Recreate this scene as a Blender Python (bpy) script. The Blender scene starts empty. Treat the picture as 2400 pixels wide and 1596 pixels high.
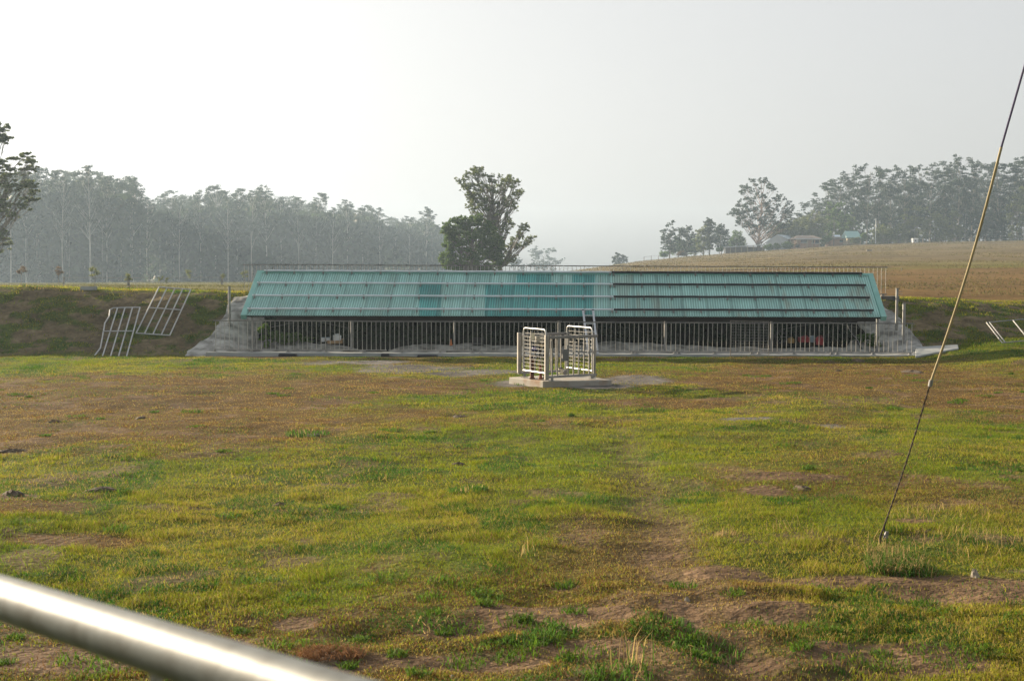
import bpy, math, random
import numpy as np
from mathutils import Vector, Matrix
R = math.radians
random.seed(7); rng = np.random.default_rng(7)
S = bpy.context.scene
COL = S.collection

# ------------------------------------------------------------ camera
F = 3200.0; CX, CY = 1200.0, 798.0; EYE = 2.5
PITCH = math.atan(158/F); ROLL = R(0.245)
fw = Vector((0, math.cos(PITCH), -math.sin(PITCH)))
r0 = Vector((1, 0, 0)); u0 = r0.cross(fw)
rt = r0*math.cos(ROLL) + u0*math.sin(ROLL)
up = u0*math.cos(ROLL) - r0*math.sin(ROLL)
cam_d = bpy.data.cameras.new('camera'); cam = bpy.data.objects.new('camera', cam_d); COL.objects.link(cam)
M3 = Matrix((rt, up, -fw)).transposed()
cam.matrix_world = Matrix.Translation((0, 0, EYE)) @ M3.to_4x4()
cam_d.sensor_width = 36; cam_d.lens = 36*F/2400
cam_d.clip_start = 0.05; cam_d.clip_end = 6000
cam_d.dof.use_dof = True; cam_d.dof.focus_distance = 38; cam_d.dof.aperture_fstop = 9.0
S.camera = cam

# ------------------------------------------------------------ sky and sun
SUN_AZ, SUN_EL = 48.0, 15.0      # degrees left of the view direction, above the horizon
W = bpy.data.worlds.new('World'); S.world = W; W.use_nodes = True
wn = W.node_tree.nodes; wl = W.node_tree.links
bg = wn['Background']
sky = wn.new('ShaderNodeTexSky'); sky.sky_type = 'NISHITA'; sky.sun_disc = False
sky.sun_elevation = R(SUN_EL); sky.sun_rotation = R(-SUN_AZ)
sky.air_density = 1.0; sky.dust_density = 6.0; sky.ozone_density = 1.0; sky.altitude = 0
hs = wn.new('ShaderNodeHueSaturation'); hs.inputs['Saturation'].default_value = 0.36; hs.inputs['Value'].default_value = 1.75
wl.new(sky.outputs[0], hs.inputs['Color']); gm = wn.new('ShaderNodeGamma'); gm.inputs[1].default_value = .36; wl.new(hs.outputs[0], gm.inputs[0]); wl.new(gm.outputs[0], bg.inputs['Color'])
bg.inputs['Strength'].default_value = 0.132
sd = bpy.data.lights.new('sun', 'SUN'); sd.energy = 5.0; sd.angle = R(0.6); sd.color = (1.0, 0.83, 0.60)
so = bpy.data.objects.new('sun', sd); COL.objects.link(so)
sdir = Vector((-math.sin(R(SUN_AZ))*math.cos(R(SUN_EL)), math.cos(R(SUN_AZ))*math.cos(R(SUN_EL)), math.sin(R(SUN_EL))))
so.rotation_euler = sdir.to_track_quat('Z', 'Y').to_euler(); so.location = (-60, 60, 40)
S.view_settings.view_transform = 'Standard'; S.view_settings.look = 'None'
S.view_settings.exposure = 1.62; S.view_settings.gamma = 1.0
S.cycles.max_bounces = 6; S.cycles.diffuse_bounces = 3; S.cycles.glossy_bounces = 2
S.cycles.transmission_bounces = 3; S.cycles.transparent_max_bounces = 8; S.cycles.volume_bounces = 0
S.cycles.use_denoising = True
try: S.cycles.denoiser = 'OPENIMAGEDENOISE'; S.cycles.denoising_prefilter = 'ACCURATE'
except Exception: pass

# ------------------------------------------------------------ pixel -> world helpers (source photo pixels)
def ray(x, y): return fw*F + rt*(x-CX) - up*(y-CY)
def P(x, y, d):
    v = ray(x, y); return Vector((0, 0, EYE)) + v*(d/v.y)
def PZ(x, y, z):
    v = ray(x, y); return Vector((0, 0, EYE)) + v*((z-EYE)/v.z)

# ------------------------------------------------------------ noise
_T = rng.random((256, 256))
def vnoise(x, y, s=0):
    x = np.asarray(x, float)+s*17.31; y = np.asarray(y, float)+s*9.77
    xi = np.floor(x).astype(int); yi = np.floor(y).astype(int); fx = x-xi; fy = y-yi
    fx = fx*fx*(3-2*fx); fy = fy*fy*(3-2*fy)
    a = _T[xi & 255, yi & 255]; b = _T[(xi+1) & 255, yi & 255]; c = _T[xi & 255, (yi+1) & 255]; d = _T[(xi+1) & 255, (yi+1) & 255]
    return (a*(1-fx)+b*fx)*(1-fy)+(c*(1-fx)+d*fx)*fy
def fbm(x, y, o=4, s=0):
    v = 0; a = .5; t = 0
    for i in range(o):
        v = v+a*vnoise(x*2**i, y*2**i, s+i); t += a; a *= .5
    return v/t
def sst(a, b, x): t = np.clip((x-a)/(b-a), 0, 1); return t*t*(3-2*t)

# ------------------------------------------------------------ terrain
_U = [-2600, -1200, -600, 0, 90, 200, 300, 400, 500, 661, 722, 800, 900, 950, 1200, 2600]
_E = [-22, -22, -20, -14, -2, 14, 28, 38, 46, 57, 62, 67, 70, 72, 77, 84]
SX0, SX1 = -8.6, 12.2      # shed bay along x
def terrain(x, y, bumps=True):
    x = np.asarray(x, float); y = np.asarray(y, float)
    inside = sst(SX0-.6, SX0+.6, x)*(1-sst(SX1-.8, SX1+.6, x))
    rx = np.clip(x-12, 0, 14)
    foot = 41.3+1.1*inside+rx*.5
    crest = 46.0-.3*inside+rx*.45
    Bk = np.interp(x, [-40, -16, -10, 12, 18, 40], [2.0, 1.95, 1.82, 1.66, 1.58, 1.6])
    near = .005*np.clip(x, -30, 30)+.06*np.clip(y-34, 0, 12)*sst(11, 16, x)*.8
    near = near+1.0*(1-sst(2.2, 5.6, y))
    t = np.clip((y-foot)/(crest-foot), 0, 1)
    prof = .5*t+.5*t*t*(3-2*t)
    uu = 3200*x/np.maximum(y, 20)
    e = np.interp(uu, _U, _E)+.00427*np.clip(uu, -1500, 1500)
    H = EYE+e/3200*430
    k = np.clip((y-crest)/(430-crest), 0, 1.0)
    kk = np.where(H > Bk, k**1.25, k**.8)
    far = Bk+(H-Bk)*kk
    far = np.where(y > 560, far-np.clip(y-560, 0, 500)*.012, far)
    z = near+(far-near)*prof
    if bumps:
        amp = np.clip(1.2-np.abs(y-20)/400, .2, 1)
        b = (fbm(x*.35, y*.35, 3, 3)-.5)*.10+(fbm(x*1.6, y*1.6, 3, 5)-.5)*.07
        b = b*(1-.75*inside*sst(40, 41, y))
        bank = prof*(1-prof)*4
        b = b+bank*(1-inside)*((fbm(x*1.3, y*1.6, 4, 11)-.5)*.26)
        # rough spoil in the right foreground
        rg = np.exp(-((x-1.2)/2.4)**2-((y-9.6)/1.6)**2)
        b = b+rg*((fbm(x*1.5, y*1.5, 4, 21)-.42)*.30)
        z = z+b*amp*sst(4, 6, y)
        if np.any(y < 33): z = z-np.where(y < 33, track(x, y), 0)*.07
    return z
def TZ(x, y): return float(terrain(x, y))
def PT(x, y, lift=0.0, lo=6.0, hi=700.0):
    v = ray(x, y); v = v/v.y; d = lo
    while d < hi:
        p = Vector((0, 0, EYE))+v*d
        if p.z <= TZ(p.x, p.y)+lift: break
        d *= 1.01
    a, b = d/1.01, d
    for _ in range(14):
        m = (a+b)/2; p = Vector((0, 0, EYE))+v*m
        if p.z <= TZ(p.x, p.y)+lift: b = m
        else: a = m
    return Vector((0, 0, EYE))+v*b

# ------------------------------------------------------------ materials
def mat(name, col, rough=.6, metal=0.0, col2=None, scale=6.0, detail=4.0, bump=0.0, bscale=None, trans=None, stretch=None, spec=.5, contrast=(.35, .65)):
    m = bpy.data.materials.new(name); m.use_nodes = True; n = m.node_tree.nodes; l = m.node_tree.links
    b = n['Principled BSDF']; b.inputs['Roughness'].default_value = rough; b.inputs['Metallic'].default_value = metal
    b.inputs['Specular IOR Level'].default_value = spec
    b.inputs['Base Color'].default_value = (*col, 1)
    tc = n.new('ShaderNodeTexCoord'); src = tc.outputs['Object']
    if stretch:
        mp = n.new('ShaderNodeMapping'); mp.inputs['Scale'].default_value = stretch; l.new(src, mp.inputs[0]); src = mp.outputs[0]
    if col2:
        nz = n.new('ShaderNodeTexNoise'); nz.inputs['Scale'].default_value = scale; nz.inputs['Detail'].default_value = detail
        l.new(src, nz.inputs['Vector'])
        rp = n.new('ShaderNodeValToRGB'); rp.color_ramp.elements[0].position = contrast[0]; rp.color_ramp.elements[1].position = contrast[1]
        rp.color_ramp.elements[0].color = (*col, 1); rp.color_ramp.elements[1].color = (*col2, 1)
        l.new(nz.outputs['Fac'], rp.inputs[0]); l.new(rp.outputs[0], b.inputs['Base Color'])
    if bump:
        nb = n.new('ShaderNodeTexNoise'); nb.inputs['Scale'].default_value = bscale or scale*3; nb.inputs['Detail'].default_value = 5
        l.new(src, nb.inputs['Vector'])
        bp = n.new('ShaderNodeBump'); bp.inputs['Strength'].default_value = 1; bp.inputs['Distance'].default_value = bump
        l.new(nb.outputs['Fac'], bp.inputs['Height']); l.new(bp.outputs[0], b.inputs['Normal'])
    return m
def leaf_mat(name, dark, light, tr=.35):
    m = bpy.data.materials.new(name); m.use_nodes = True; n = m.node_tree.nodes; l = m.node_tree.links
    b = n['Principled BSDF']; b.inputs['Roughness'].default_value = .6; b.inputs['Specular IOR Level'].default_value = .12
    g = n.new('ShaderNodeNewGeometry'); rp = n.new('ShaderNodeValToRGB')
    rp.color_ramp.elements[0].color = (*dark, 1); rp.color_ramp.elements[1].color = (*light, 1)
    l.new(g.outputs['Random Per Island'], rp.inputs[0]); l.new(rp.outputs[0], b.inputs['Base Color'])
    t = n.new('ShaderNodeBsdfTranslucent'); l.new(rp.outputs[0], t.inputs[0])
    mx = n.new('ShaderNodeMixShader'); mx.inputs[0].default_value = tr+.1
    l.new(b.outputs[0], mx.inputs[1]); l.new(t.outputs[0], mx.inputs[2]); l.new(mx.outputs[0], n['Material Output'].inputs[0])
    return m
def blade_mat():
    m = bpy.data.materials.new('grass_blades'); m.use_nodes = True; n = m.node_tree.nodes; l = m.node_tree.links
    b = n['Principled BSDF']; b.inputs['Roughness'].default_value = .7; b.inputs['Specular IOR Level'].default_value = .08
    a = n.new('ShaderNodeAttribute'); a.attribute_name = 'col'
    l.new(a.outputs['Color'], b.inputs['Base Color'])
    t = n.new('ShaderNodeBsdfTranslucent'); l.new(a.outputs['Color'], t.inputs[0])
    mx = n.new('ShaderNodeMixShader'); mx.inputs[0].default_value = .45
    l.new(b.outputs[0], mx.inputs[1]); l.new(t.outputs[0], mx.inputs[2]); l.new(mx.outputs[0], n['Material Output'].inputs[0])
    return m
def vcol_mat(name, rough, bump=0, bscale=20, mottle=.35, nscale=9, spec=.3, stretch=None, broad=0):
    m = bpy.data.materials.new(name); m.use_nodes = True; n = m.node_tree.nodes; l = m.node_tree.links
    b = n['Principled BSDF']; b.inputs['Roughness'].default_value = rough; b.inputs['Specular IOR Level'].default_value = spec
    a = n.new('ShaderNodeAttribute'); a.attribute_name = 'col'
    tc = n.new('ShaderNodeTexCoord'); src = tc.outputs['Object']
    if stretch:
        mp = n.new('ShaderNodeMapping'); mp.inputs['Scale'].default_value = stretch; l.new(src, mp.inputs[0]); src = mp.outputs[0]
    nz = n.new('ShaderNodeTexNoise'); nz.inputs['Scale'].default_value = nscale; nz.inputs['Detail'].default_value = 8; nz.inputs['Roughness'].default_value = .7
    l.new(src, nz.inputs['Vector'])
    mr = n.new('ShaderNodeMapRange'); mr.inputs['From Min'].default_value = .3; mr.inputs['From Max'].default_value = .7
    mr.inputs['To Min'].default_value = 1-mottle; mr.inputs['To Max'].default_value = 1+mottle
    l.new(nz.outputs['Fac'], mr.inputs['Value'])
    mx = n.new('ShaderNodeVectorMath'); mx.operation = 'SCALE'
    l.new(a.outputs['Color'], mx.inputs[0]); l.new(mr.outputs[0], mx.inputs['Scale']); out = mx.outputs[0]
    if broad:
        for sc_, am in ((.9, broad), (.16, broad), (.035, broad*.8)):
            n3 = n.new('ShaderNodeTexNoise'); n3.inputs['Scale'].default_value = sc_; n3.inputs['Detail'].default_value = 6; n3.inputs['Roughness'].default_value = .65; l.new(tc.outputs['Object'], n3.inputs['Vector'])
            m3 = n.new('ShaderNodeMapRange'); m3.inputs['From Min'].default_value = .35; m3.inputs['From Max'].default_value = .65; m3.inputs['To Min'].default_value = 1-am; m3.inputs['To Max'].default_value = 1+am; l.new(n3.outputs['Fac'], m3.inputs['Value'])
            x3 = n.new('ShaderNodeVectorMath'); x3.operation = 'SCALE'; l.new(out, x3.inputs[0]); l.new(m3.outputs[0], x3.inputs['Scale']); out = x3.outputs[0]
    l.new(out, b.inputs['Base Color'])
    if bump:
        nb = n.new('ShaderNodeTexNoise'); nb.inputs['Scale'].default_value = bscale; nb.inputs['Detail'].default_value = 7
        l.new(src, nb.inputs['Vector'])
        bp = n.new('ShaderNodeBump'); bp.inputs['Strength'].default_value = 1; bp.inputs['Distance'].default_value = bump
        l.new(nb.outputs['Fac'], bp.inputs['Height']); l.new(bp.outputs[0], b.inputs['Normal'])
    return m

M = {}
M['ground'] = vcol_mat('soil_and_turf', .95, bump=.05, bscale=14, mottle=.45, nscale=5, broad=.22, spec=.03)
M['blade'] = blade_mat()
M['concrete'] = mat('sprayed_concrete', (.125, .122, .11), .92, col2=(.37, .37, .35), scale=2.8, detail=8, bump=.03, bscale=9)
M['kerb'] = mat('cast_concrete', (.22, .24, .24), .85, col2=(.34, .35, .34), scale=1.5, detail=8, bump=.004, bscale=30)
M['slab'] = mat('slab_concrete', (.30, .28, .24), .85, col2=(.24, .15, .09), scale=2.5, detail=6, bump=.004, bscale=30, contrast=(.5, .72))
M['darkconc'] = mat('weathered_block', (.07, .065, .06), .9, col2=(.14, .13, .12), scale=4, bump=.01)
M['galv'] = mat('galvanised_steel', (.33, .34, .34), .5, .5, col2=(.42, .42, .41), scale=7, bump=.0006, bscale=60)
M['galvdull'] = mat('dull_galvanised_steel', (.20, .20, .195), .6, .45, col2=(.32, .31, .29), scale=5)
M['picket'] = mat('picket_steel', (.36, .34, .31), .5, .45, col2=(.50, .48, .44), scale=5)
M['railtop'] = mat('weathered_rail_steel', (.13, .13, .13), .55, .4, col2=(.22, .21, .2), scale=3)
M['pipe'] = mat('bright_galvanised_pipe', (.12, .13, .125), .5, .1, col2=(.06, .062, .055), scale=22, detail=8, bump=.0004, bscale=60, spec=.35, contrast=(.45, .75))
M['alu'] = mat('aluminium', (.5, .52, .54), .35, .8)
M['blackpipe'] = mat('black_poly_pipe', (.010, .011, .013), .45)
M['silverpipe'] = mat('grey_plastic_pipe', (.55, .62, .66), .5, 0, col2=(.62, .68, .72), scale=3)
M['teal'] = vcol_mat('painted_corrugated_iron', .5, mottle=.16, nscale=1.6, spec=.4, stretch=(3, .35, .35))
M['tealflat'] = mat('painted_trim', (.20, .42, .38), .5, col2=(.15, .35, .31), scale=2)
M['timber'] = mat('dark_timber', (.014, .011, .009), .9, col2=(.025, .02, .015), scale=5, stretch=(1, 8, 8))
M['rubber'] = mat('black_rubber', (.012, .013, .016), .7, col2=(.02, .02, .024), scale=8, bump=.004)
M['red'] = mat('red_plastic', (.27, .012, .018), .45, col2=(.2, .01, .012), scale=4)
M['paleblue'] = mat('pale_blue_plastic', (.22, .30, .38), .5)
M['yellow'] = mat('ochre_plastic', (.25, .15, .03), .6)
M['white'] = mat('white_plastic', (.62, .64, .66), .5, col2=(.5, .52, .54), scale=5)
M['card'] = mat('cardboard', (.28, .18, .09), .9)
M['orange'] = mat('orange_plastic', (.55, .16, .03), .6)
M['rustpipe'] = mat('rusty_pipe', (.06, .02, .012), .7, .3, col2=(.14, .045, .02), scale=9)
M['copper'] = mat('orange_rust_pipe', (.30, .09, .03), .7, .1, col2=(.20, .05, .02), scale=8)
M['blackmetal'] = mat('black_painted_metal', (.015, .015, .017), .5, .2)
M['brass'] = mat('brass_valve', (.42, .34, .2), .4, .7)
M['blue'] = mat('blue_plastic', (.04, .04, .25), .5)
M['boxgrey'] = mat('control_box_paint', (.33, .30, .24), .6, col2=(.26, .24, .2), scale=8)
M['cream'] = mat('cream_plastic', (.60, .55, .42), .6)
M['bark'] = mat('pale_gum_bark', (.42, .40, .36), .85, col2=(.24, .21, .18), scale=.5, stretch=(1, 1, .3), detail=6)
M['barkpink'] = mat('pinkish_bark', (.30, .20, .15), .85, col2=(.19, .13, .10), scale=.8)
M['barkdark'] = mat('grey_bark', (.12, .105, .09), .9, col2=(.2, .18, .15), scale=1.2)
M['leafgum'] = leaf_mat('gum_leaves', (.012, .026, .014), (.045, .068, .028))
M['leafnear'] = leaf_mat('olive_gum_leaves', (.055, .08, .028), (.19, .225, .09))
M['leafdense'] = leaf_mat('dense_green_leaves', (.04, .085, .018), (.13, .20, .045))
M['leafyellow'] = leaf_mat('yellow_green_leaves', (.07, .095, .03), (.17, .19, .07))
M['leafyoung'] = leaf_mat('sapling_leaves', (.09, .12, .03), (.22, .23, .07))
M['leafrusty'] = leaf_mat('rusty_leaves', (.07, .05, .03), (.17, .13, .08))
M['leafdark'] = leaf_mat('shade_darkened_leaves', (.008, .018, .006), (.025, .05, .012), .15)  # leaf colour kept near black so the space under the roof reads as shade
M['leafbright'] = leaf_mat('bright_ferns', (.05, .11, .01), (.12, .20, .03))
M['brick'] = mat('red_brick_wall', (.30, .17, .11), .9, col2=(.38, .24, .17), scale=1.2)
M['rooftile'] = mat('brown_tile_roof', (.20, .155, .125), .8, col2=(.25, .2, .17), scale=1)
M['roofmetal'] = mat('pale_blue_metal_roof', (.65, .75, .85), .5, 0)
M['rooffade'] = mat('faded_teal_roof', (.20, .36, .34), .5)
M['wallgrey'] = mat('grey_metal_wall', (.5, .52, .53), .7)
M['walltan'] = mat('tan_render_wall', (.36, .30, .2), .9)
M['window'] = mat('window_glass', (.05, .06, .07), .15)
M['postwood'] = mat('weathered_post', (.14, .12, .10), .9, col2=(.22, .2, .17), scale=3)
M['soil'] = mat('dark_soil', (.040, .028, .016), .95, col2=(.09, .06, .03), scale=12, bump=.03, bscale=25)
M['stone'] = mat('field_stone', (.22, .19, .15), .85, col2=(.32, .28, .22), scale=8, bump=.01)
M['wire'] = mat('rusty_wire_rope', (.045, .036, .03), .85, 0, col2=(.08, .06, .045), scale=30, spec=.2)
M['sleeve'] = mat('sun_faded_guy_sleeve', (.36, .30, .18), .75, col2=(.28, .23, .13), scale=6, spec=.2)
M['purple'] = mat('dark_purple_strand', (.035, .025, .10), .5)

# ------------------------------------------------------------ mesh helpers
class MB:
    def __init__(s): s.v = []; s.f = []
    def add(s, vs, fs):
        o = len(s.v); s.v += [tuple(p) for p in vs]; s.f += [tuple(i+o for i in f) for f in fs]
    def box(s, c, sz, rz=0, rx=0, ry=0, taper=1.0):
        m = Matrix.Rotation(rz, 3, 'Z') @ Matrix.Rotation(ry, 3, 'Y') @ Matrix.Rotation(rx, 3, 'X'); c = Vector(c); vs = []
        for k in (-1, 1):
            tp = taper if k > 0 else 1
            for i, j in ((-1, -1), (1, -1), (1, 1), (-1, 1)):
                vs.append(c+m @ Vector((i*sz[0]/2*tp, j*sz[1]/2*tp, k*sz[2]/2)))
        s.add(vs, [(3, 2, 1, 0), (4, 5, 6, 7), (0, 1, 5, 4), (1, 2, 6, 5), (2, 3, 7, 6), (3, 0, 4, 7)])
    def bar(s, a, b, w, h, upv=(0, 0, 1)):       # rectangular bar from a to b
        a = Vector(a); b = Vector(b); d = (b-a).normalized(); upv = Vector(upv)
        x = d.cross(upv); x = x.normalized() if x.length > 1e-5 else Vector((1, 0, 0)); y = x.cross(d)
        vs = []
        for p in (a, b):
            for i, j in ((-1, -1), (1, -1), (1, 1), (-1, 1)): vs.append(p+x*(i*w/2)+y*(j*h/2))
        s.add(vs, [(0, 1, 2, 3), (7, 6, 5, 4), (0, 4, 5, 1), (1, 5, 6, 2), (2, 6, 7, 3), (3, 7, 4, 0)])
    def tube(s, pts, r, n=8, cap=True):
        pts = [Vector(p) for p in pts]; m = len(pts)
        rs = r if isinstance(r, (list, tuple)) else [r]*m
        vs = []; prev = None
        for i, p in enumerate(pts):
            d = (pts[min(i+1, m-1)]-pts[max(i-1, 0)]).normalized()
            if prev is None:
                a = Vector((0, 0, 1)) if abs(d.z) < .9 else Vector((1, 0, 0)); x = d.cross(a).normalized()
            else: x = (prev-d*prev.dot(d)).normalized()
            prev = x; y = d.cross(x)
            for k in range(n):
                t = 2*math.pi*k/n; vs.append(p+(x*math.cos(t)+y*math.sin(t))*rs[i])
        fs = []
        for i in range(m-1):
            for k in range(n): fs.append((i*n+k, i*n+(k+1) % n, (i+1)*n+(k+1) % n, (i+1)*n+k))
        if cap: fs += [tuple(range(n))[::-1], tuple(range((m-1)*n, m*n))]
        s.add(vs, fs)
    def lathe(s, c, prof, n=16):
        c = Vector(c); vs = []; fs = []
        for z, r in prof:
            for k in range(n): t = 2*math.pi*k/n; vs.append(c+Vector((r*math.cos(t), r*math.sin(t), z)))
        for i in range(len(prof)-1):
            for k in range(n): fs.append((i*n+k, i*n+(k+1) % n, (i+1)*n+(k+1) % n, (i+1)*n+k))
        fs += [tuple(range(n))[::-1], tuple(range((len(prof)-1)*n, len(prof)*n))]
        s.add(vs, fs)
    def build(s, name, m, parent=None, smooth=False, bevel=0):
        me = bpy.data.meshes.new(name); me.from_pydata(s.v, [], s.f); me.update()
        if smooth:
            me.shade_smooth()
            try: me.set_sharp_from_angle(angle=R(40))
            except Exception: pass
        o = bpy.data.objects.new(name, me); me.materials.append(m); COL.objects.link(o)
        if bevel:
            b = o.modifiers.new('b', 'BEVEL'); b.width = bevel; b.segments = 2
        if parent:
            o.parent = parent; o.matrix_parent_inverse = parent.matrix_world.inverted() if False else Matrix.Translation(-parent.location)
        return o
def npmesh(name, v, quads, m, parent=None, col=None, smooth=False, nper=4):
    me = bpy.data.meshes.new(name); nv = len(v); nf = len(quads)
    me.vertices.add(nv); me.vertices.foreach_set('co', np.ascontiguousarray(v, np.float32).ravel())
    me.loops.add(nf*nper); me.loops.foreach_set('vertex_index', np.ascontiguousarray(quads, np.int32).ravel())
    me.polygons.add(nf); me.polygons.foreach_set('loop_start', np.arange(0, nf*nper, nper, dtype=np.int32))
    try: me.polygons.foreach_set('loop_total', np.full(nf, nper, np.int32))
    except Exception: pass
    if smooth: me.polygons.foreach_set('use_smooth', np.ones(nf, bool))
    me.update(calc_edges=True)
    if col is not None:
        a = me.color_attributes.new('col', 'FLOAT_COLOR', 'POINT')
        c = np.ones((nv, 4), np.float32); c[:, :3] = col; a.data.foreach_set('color', c.ravel())
    me.materials.append(m)
    o = bpy.data.objects.new(name, me); COL.objects.link(o)
    if parent:
        o.parent = parent; o.matrix_parent_inverse = Matrix.Translation(-parent.location)
    return o
def tag(o, label=None, cat=None, group=None, kind=None):
    if label: o['label'] = label
    if cat: o['category'] = cat
    if group: o['group'] = group
    if kind: o['kind'] = kind
    return o
def thing(name, label, cat, loc, group=None):
    o = bpy.data.objects.new(name, None); o.empty_display_size = .2; COL.objects.link(o); o.location = loc
    return tag(o, label, cat, group)
def copy_tree(o, parent=None):
    c = o.copy(); COL.objects.link(c)
    if parent: c.parent = parent
    for ch in list(o.children): copy_tree(ch, c)
    return c

# ------------------------------------------------------------ field colour zones (what grows or lies there)
def ell(px, py, rx, ry):
    if py > 1300: rx *= 1.2; ry *= 1.25
    # image ellipse -> world ellipse on the flat field
    a = PZ(px, py, 0); b = PZ(px+rx, py, 0); c = PZ(px, py-ry, 0); d = PZ(px, py+ry, 0)
    return (a.x, (c.y+d.y)/2, abs(b.x-a.x), abs(c.y-d.y)/2)
BROWN = [ell(330, 945, 680, 78), ell(820, 908, 380, 36), ell(2050, 905, 480, 58), ell(300, 1010, 500, 30), ell(2350, 950, 300, 42), ell(1850, 880, 200, 25), ell(1560, 945, 200, 12), ell(100, 1030, 200, 25), ell(60, 1190, 130, 22), ell(150, 1260, 170, 14)]
DIRT = [ell(1290, 1445, 190, 28), ell(1060, 1475, 110, 18), ell(1700, 1345, 110, 18), ell(2250, 1385, 250, 26), ell(1950, 1360, 240, 14), ell(2080, 1545, 220, 34), ell(1780, 1440, 120, 30), ell(1600, 1440, 50, 45),
        ell(1850, 1120, 130, 12), ell(1790, 1150, 60, 12), ell(1560, 1290, 70, 12), ell(1010, 1550, 190, 24), ell(780, 1568, 130, 18), ell(250, 1530, 330, 36), ell(700, 1450, 45, 10), ell(40, 1160, 60, 9), ell(2140, 1225, 60, 8), ell(1390, 1530, 100, 16), ell(1770, 1560, 90, 20), ell(1330, 1370, 40, 8)]
GRAV = [ell(1500, 893, 75, 13), ell(960, 862, 130, 9), ell(1120, 872, 110, 7), ell(820, 848, 110, 5), ell(1760, 988, 60, 5), ell(1950, 1005, 30, 4), ell(1410, 905, 90, 5), ell(1215, 897, 60, 7)]
GREEN = [ell(1200, 1060, 700, 60), ell(2100, 1030, 400, 30), ell(400, 860, 560, 14), ell(1550, 865, 250, 14), ell(700, 925, 130, 6), ell(1750, 1200, 500, 40), ell(1350, 910, 160, 20)]
def zone(L, x, y, soft=.35, s=0):
    w = np.zeros(np.shape(x)); nx = (fbm(x*.9, y*.7, 4, 31+s)-.5)*1.5
    for cx, cy, rx, ry in L:
        d = np.sqrt(((x-cx)/rx)**2+((y-cy)/ry)**2)+nx*.8
        w = np.maximum(w, 1-sst(1-soft, 1+soft, d))
    return w
C = lambda *a: np.array(a)
TRK = [(PZ(a, b, 0).x, PZ(a, b, 0).y) for a, b in ((1425, 905), (1440, 960), (1475, 1060), (1520, 1180), (1555, 1270), (1590, 1350), (1660, 1440), (1780, 1560), (1900, 1680))]
def track(x, y):
    dd = np.full(np.shape(x), 1e9); x = x+(fbm(x*1.3, y*1.3, 3, 99)-.5)*.5
    for (ax, ay), (bx, by) in zip(TRK[:-1], TRK[1:]):
        ex, ey = bx-ax, by-ay; t = np.clip(((x-ax)*ex+(y-ay)*ey)/(ex*ex+ey*ey), 0, 1); dd = np.minimum(dd, np.hypot(x-ax-t*ex, y-ay-t*ey))
    return np.exp(-(dd/.36)**2)*np.clip(1.5-(y-8)*.075, .28, 1)
def zones(x, y):
    br = zone(BROWN, x, y, .35, 0); di = zone(DIRT, x, y, .22, 3); gr = zone(GRAV, x, y, .25, 5); gn = zone(GREEN, x, y, .5, 7)
    patch = sst(.56, .72, fbm(x*.35+5, y*.28, 4, 41)); br = np.maximum(br, patch*.7*(1-.6*gn))
    small = sst(.60, .70, fbm(x*1.4, y*1.2, 4, 45)); di = np.maximum(di, small*.7*(y < 41)*(1-.5*gn)); di = np.maximum(di, track(x, y)*.8*(y < 33))
    return br, di, gr, gn
def bank_w(x, y):
    inside = sst(SX0-.6, SX0+.6, x)*(1-sst(SX1-.8, SX1+.6, x)); rx = np.clip(x-12, 0, 14)
    foot = 41.3+1.1*inside+rx*.5; crest = 46.0-.3*inside+rx*.45
    return sst(foot-.2, foot+.5, y)*(1-sst(crest-.5, crest+.1, y))
def ground_col(x, y):
    br, di, gr, gn = zones(x, y); n1 = fbm(x*2.3, y*2.3, 4, 51)[..., None]; n2 = fbm(x*.6, y*.6, 3, 55)[..., None]
    turf = C(.085, .092, .018)*(1-n1)+C(.055, .088, .010)*n1
    turf = turf*(.75+.5*n2)
    brn = C(.105, .066, .026)*(1-n1)+C(.08, .055, .02)*n1
    drt = C(.125, .082, .05)*(.6+.8*n1)
    grv = C(.13, .12, .11)*(.6+.8*n1)
    c = turf+(brn-turf)*br[..., None]; c = c+(drt-c)*di[..., None]; c = c+(grv-c)*gr[..., None]
    bw = bank_w(x, y)[..., None]
    bn = sst(.50, .58, fbm(x*1.5, y*2.8, 4, 61))[..., None]
    c = c+((C(.125, .098, .058)*(1-bn)+C(.065, .082, .022)*bn)*(.7+.6*n1)-c)*bw
    # far paddocks
    far = sst(47, 52, y)[..., None]
    fn = fbm(x*.05, y*.03, 5, 71); st = fbm(x*.012+3, y*.045, 4, 75)
    g1 = sst(.45, .55, st)[..., None]
    fc_r = C(.125, .080, .033)*(1-g1)+C(.115, .115, .024)*g1
    hill = sst(110, 190, y)[..., None]*sst(-5, 15, x)[..., None]
    fc_r = fc_r+(C(.125, .098, .052)*(.75+.5*fn[..., None])-fc_r)*hill
    fc_l = C(.105, .098, .033)*(.75+.5*fn[..., None])
    lw = (1-sst(-12, 6, x))[..., None]
    fc = fc_r*(1-lw)+fc_l*lw
    c = c+(fc-c)*far
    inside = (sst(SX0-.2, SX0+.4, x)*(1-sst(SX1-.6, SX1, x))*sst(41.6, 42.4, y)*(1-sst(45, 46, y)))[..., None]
    c = c+(C(.011, .011, .007)*(.6+.8*n1)-c)*inside  # shade under the roof put into the ground colour, almost black
    return c

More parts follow.
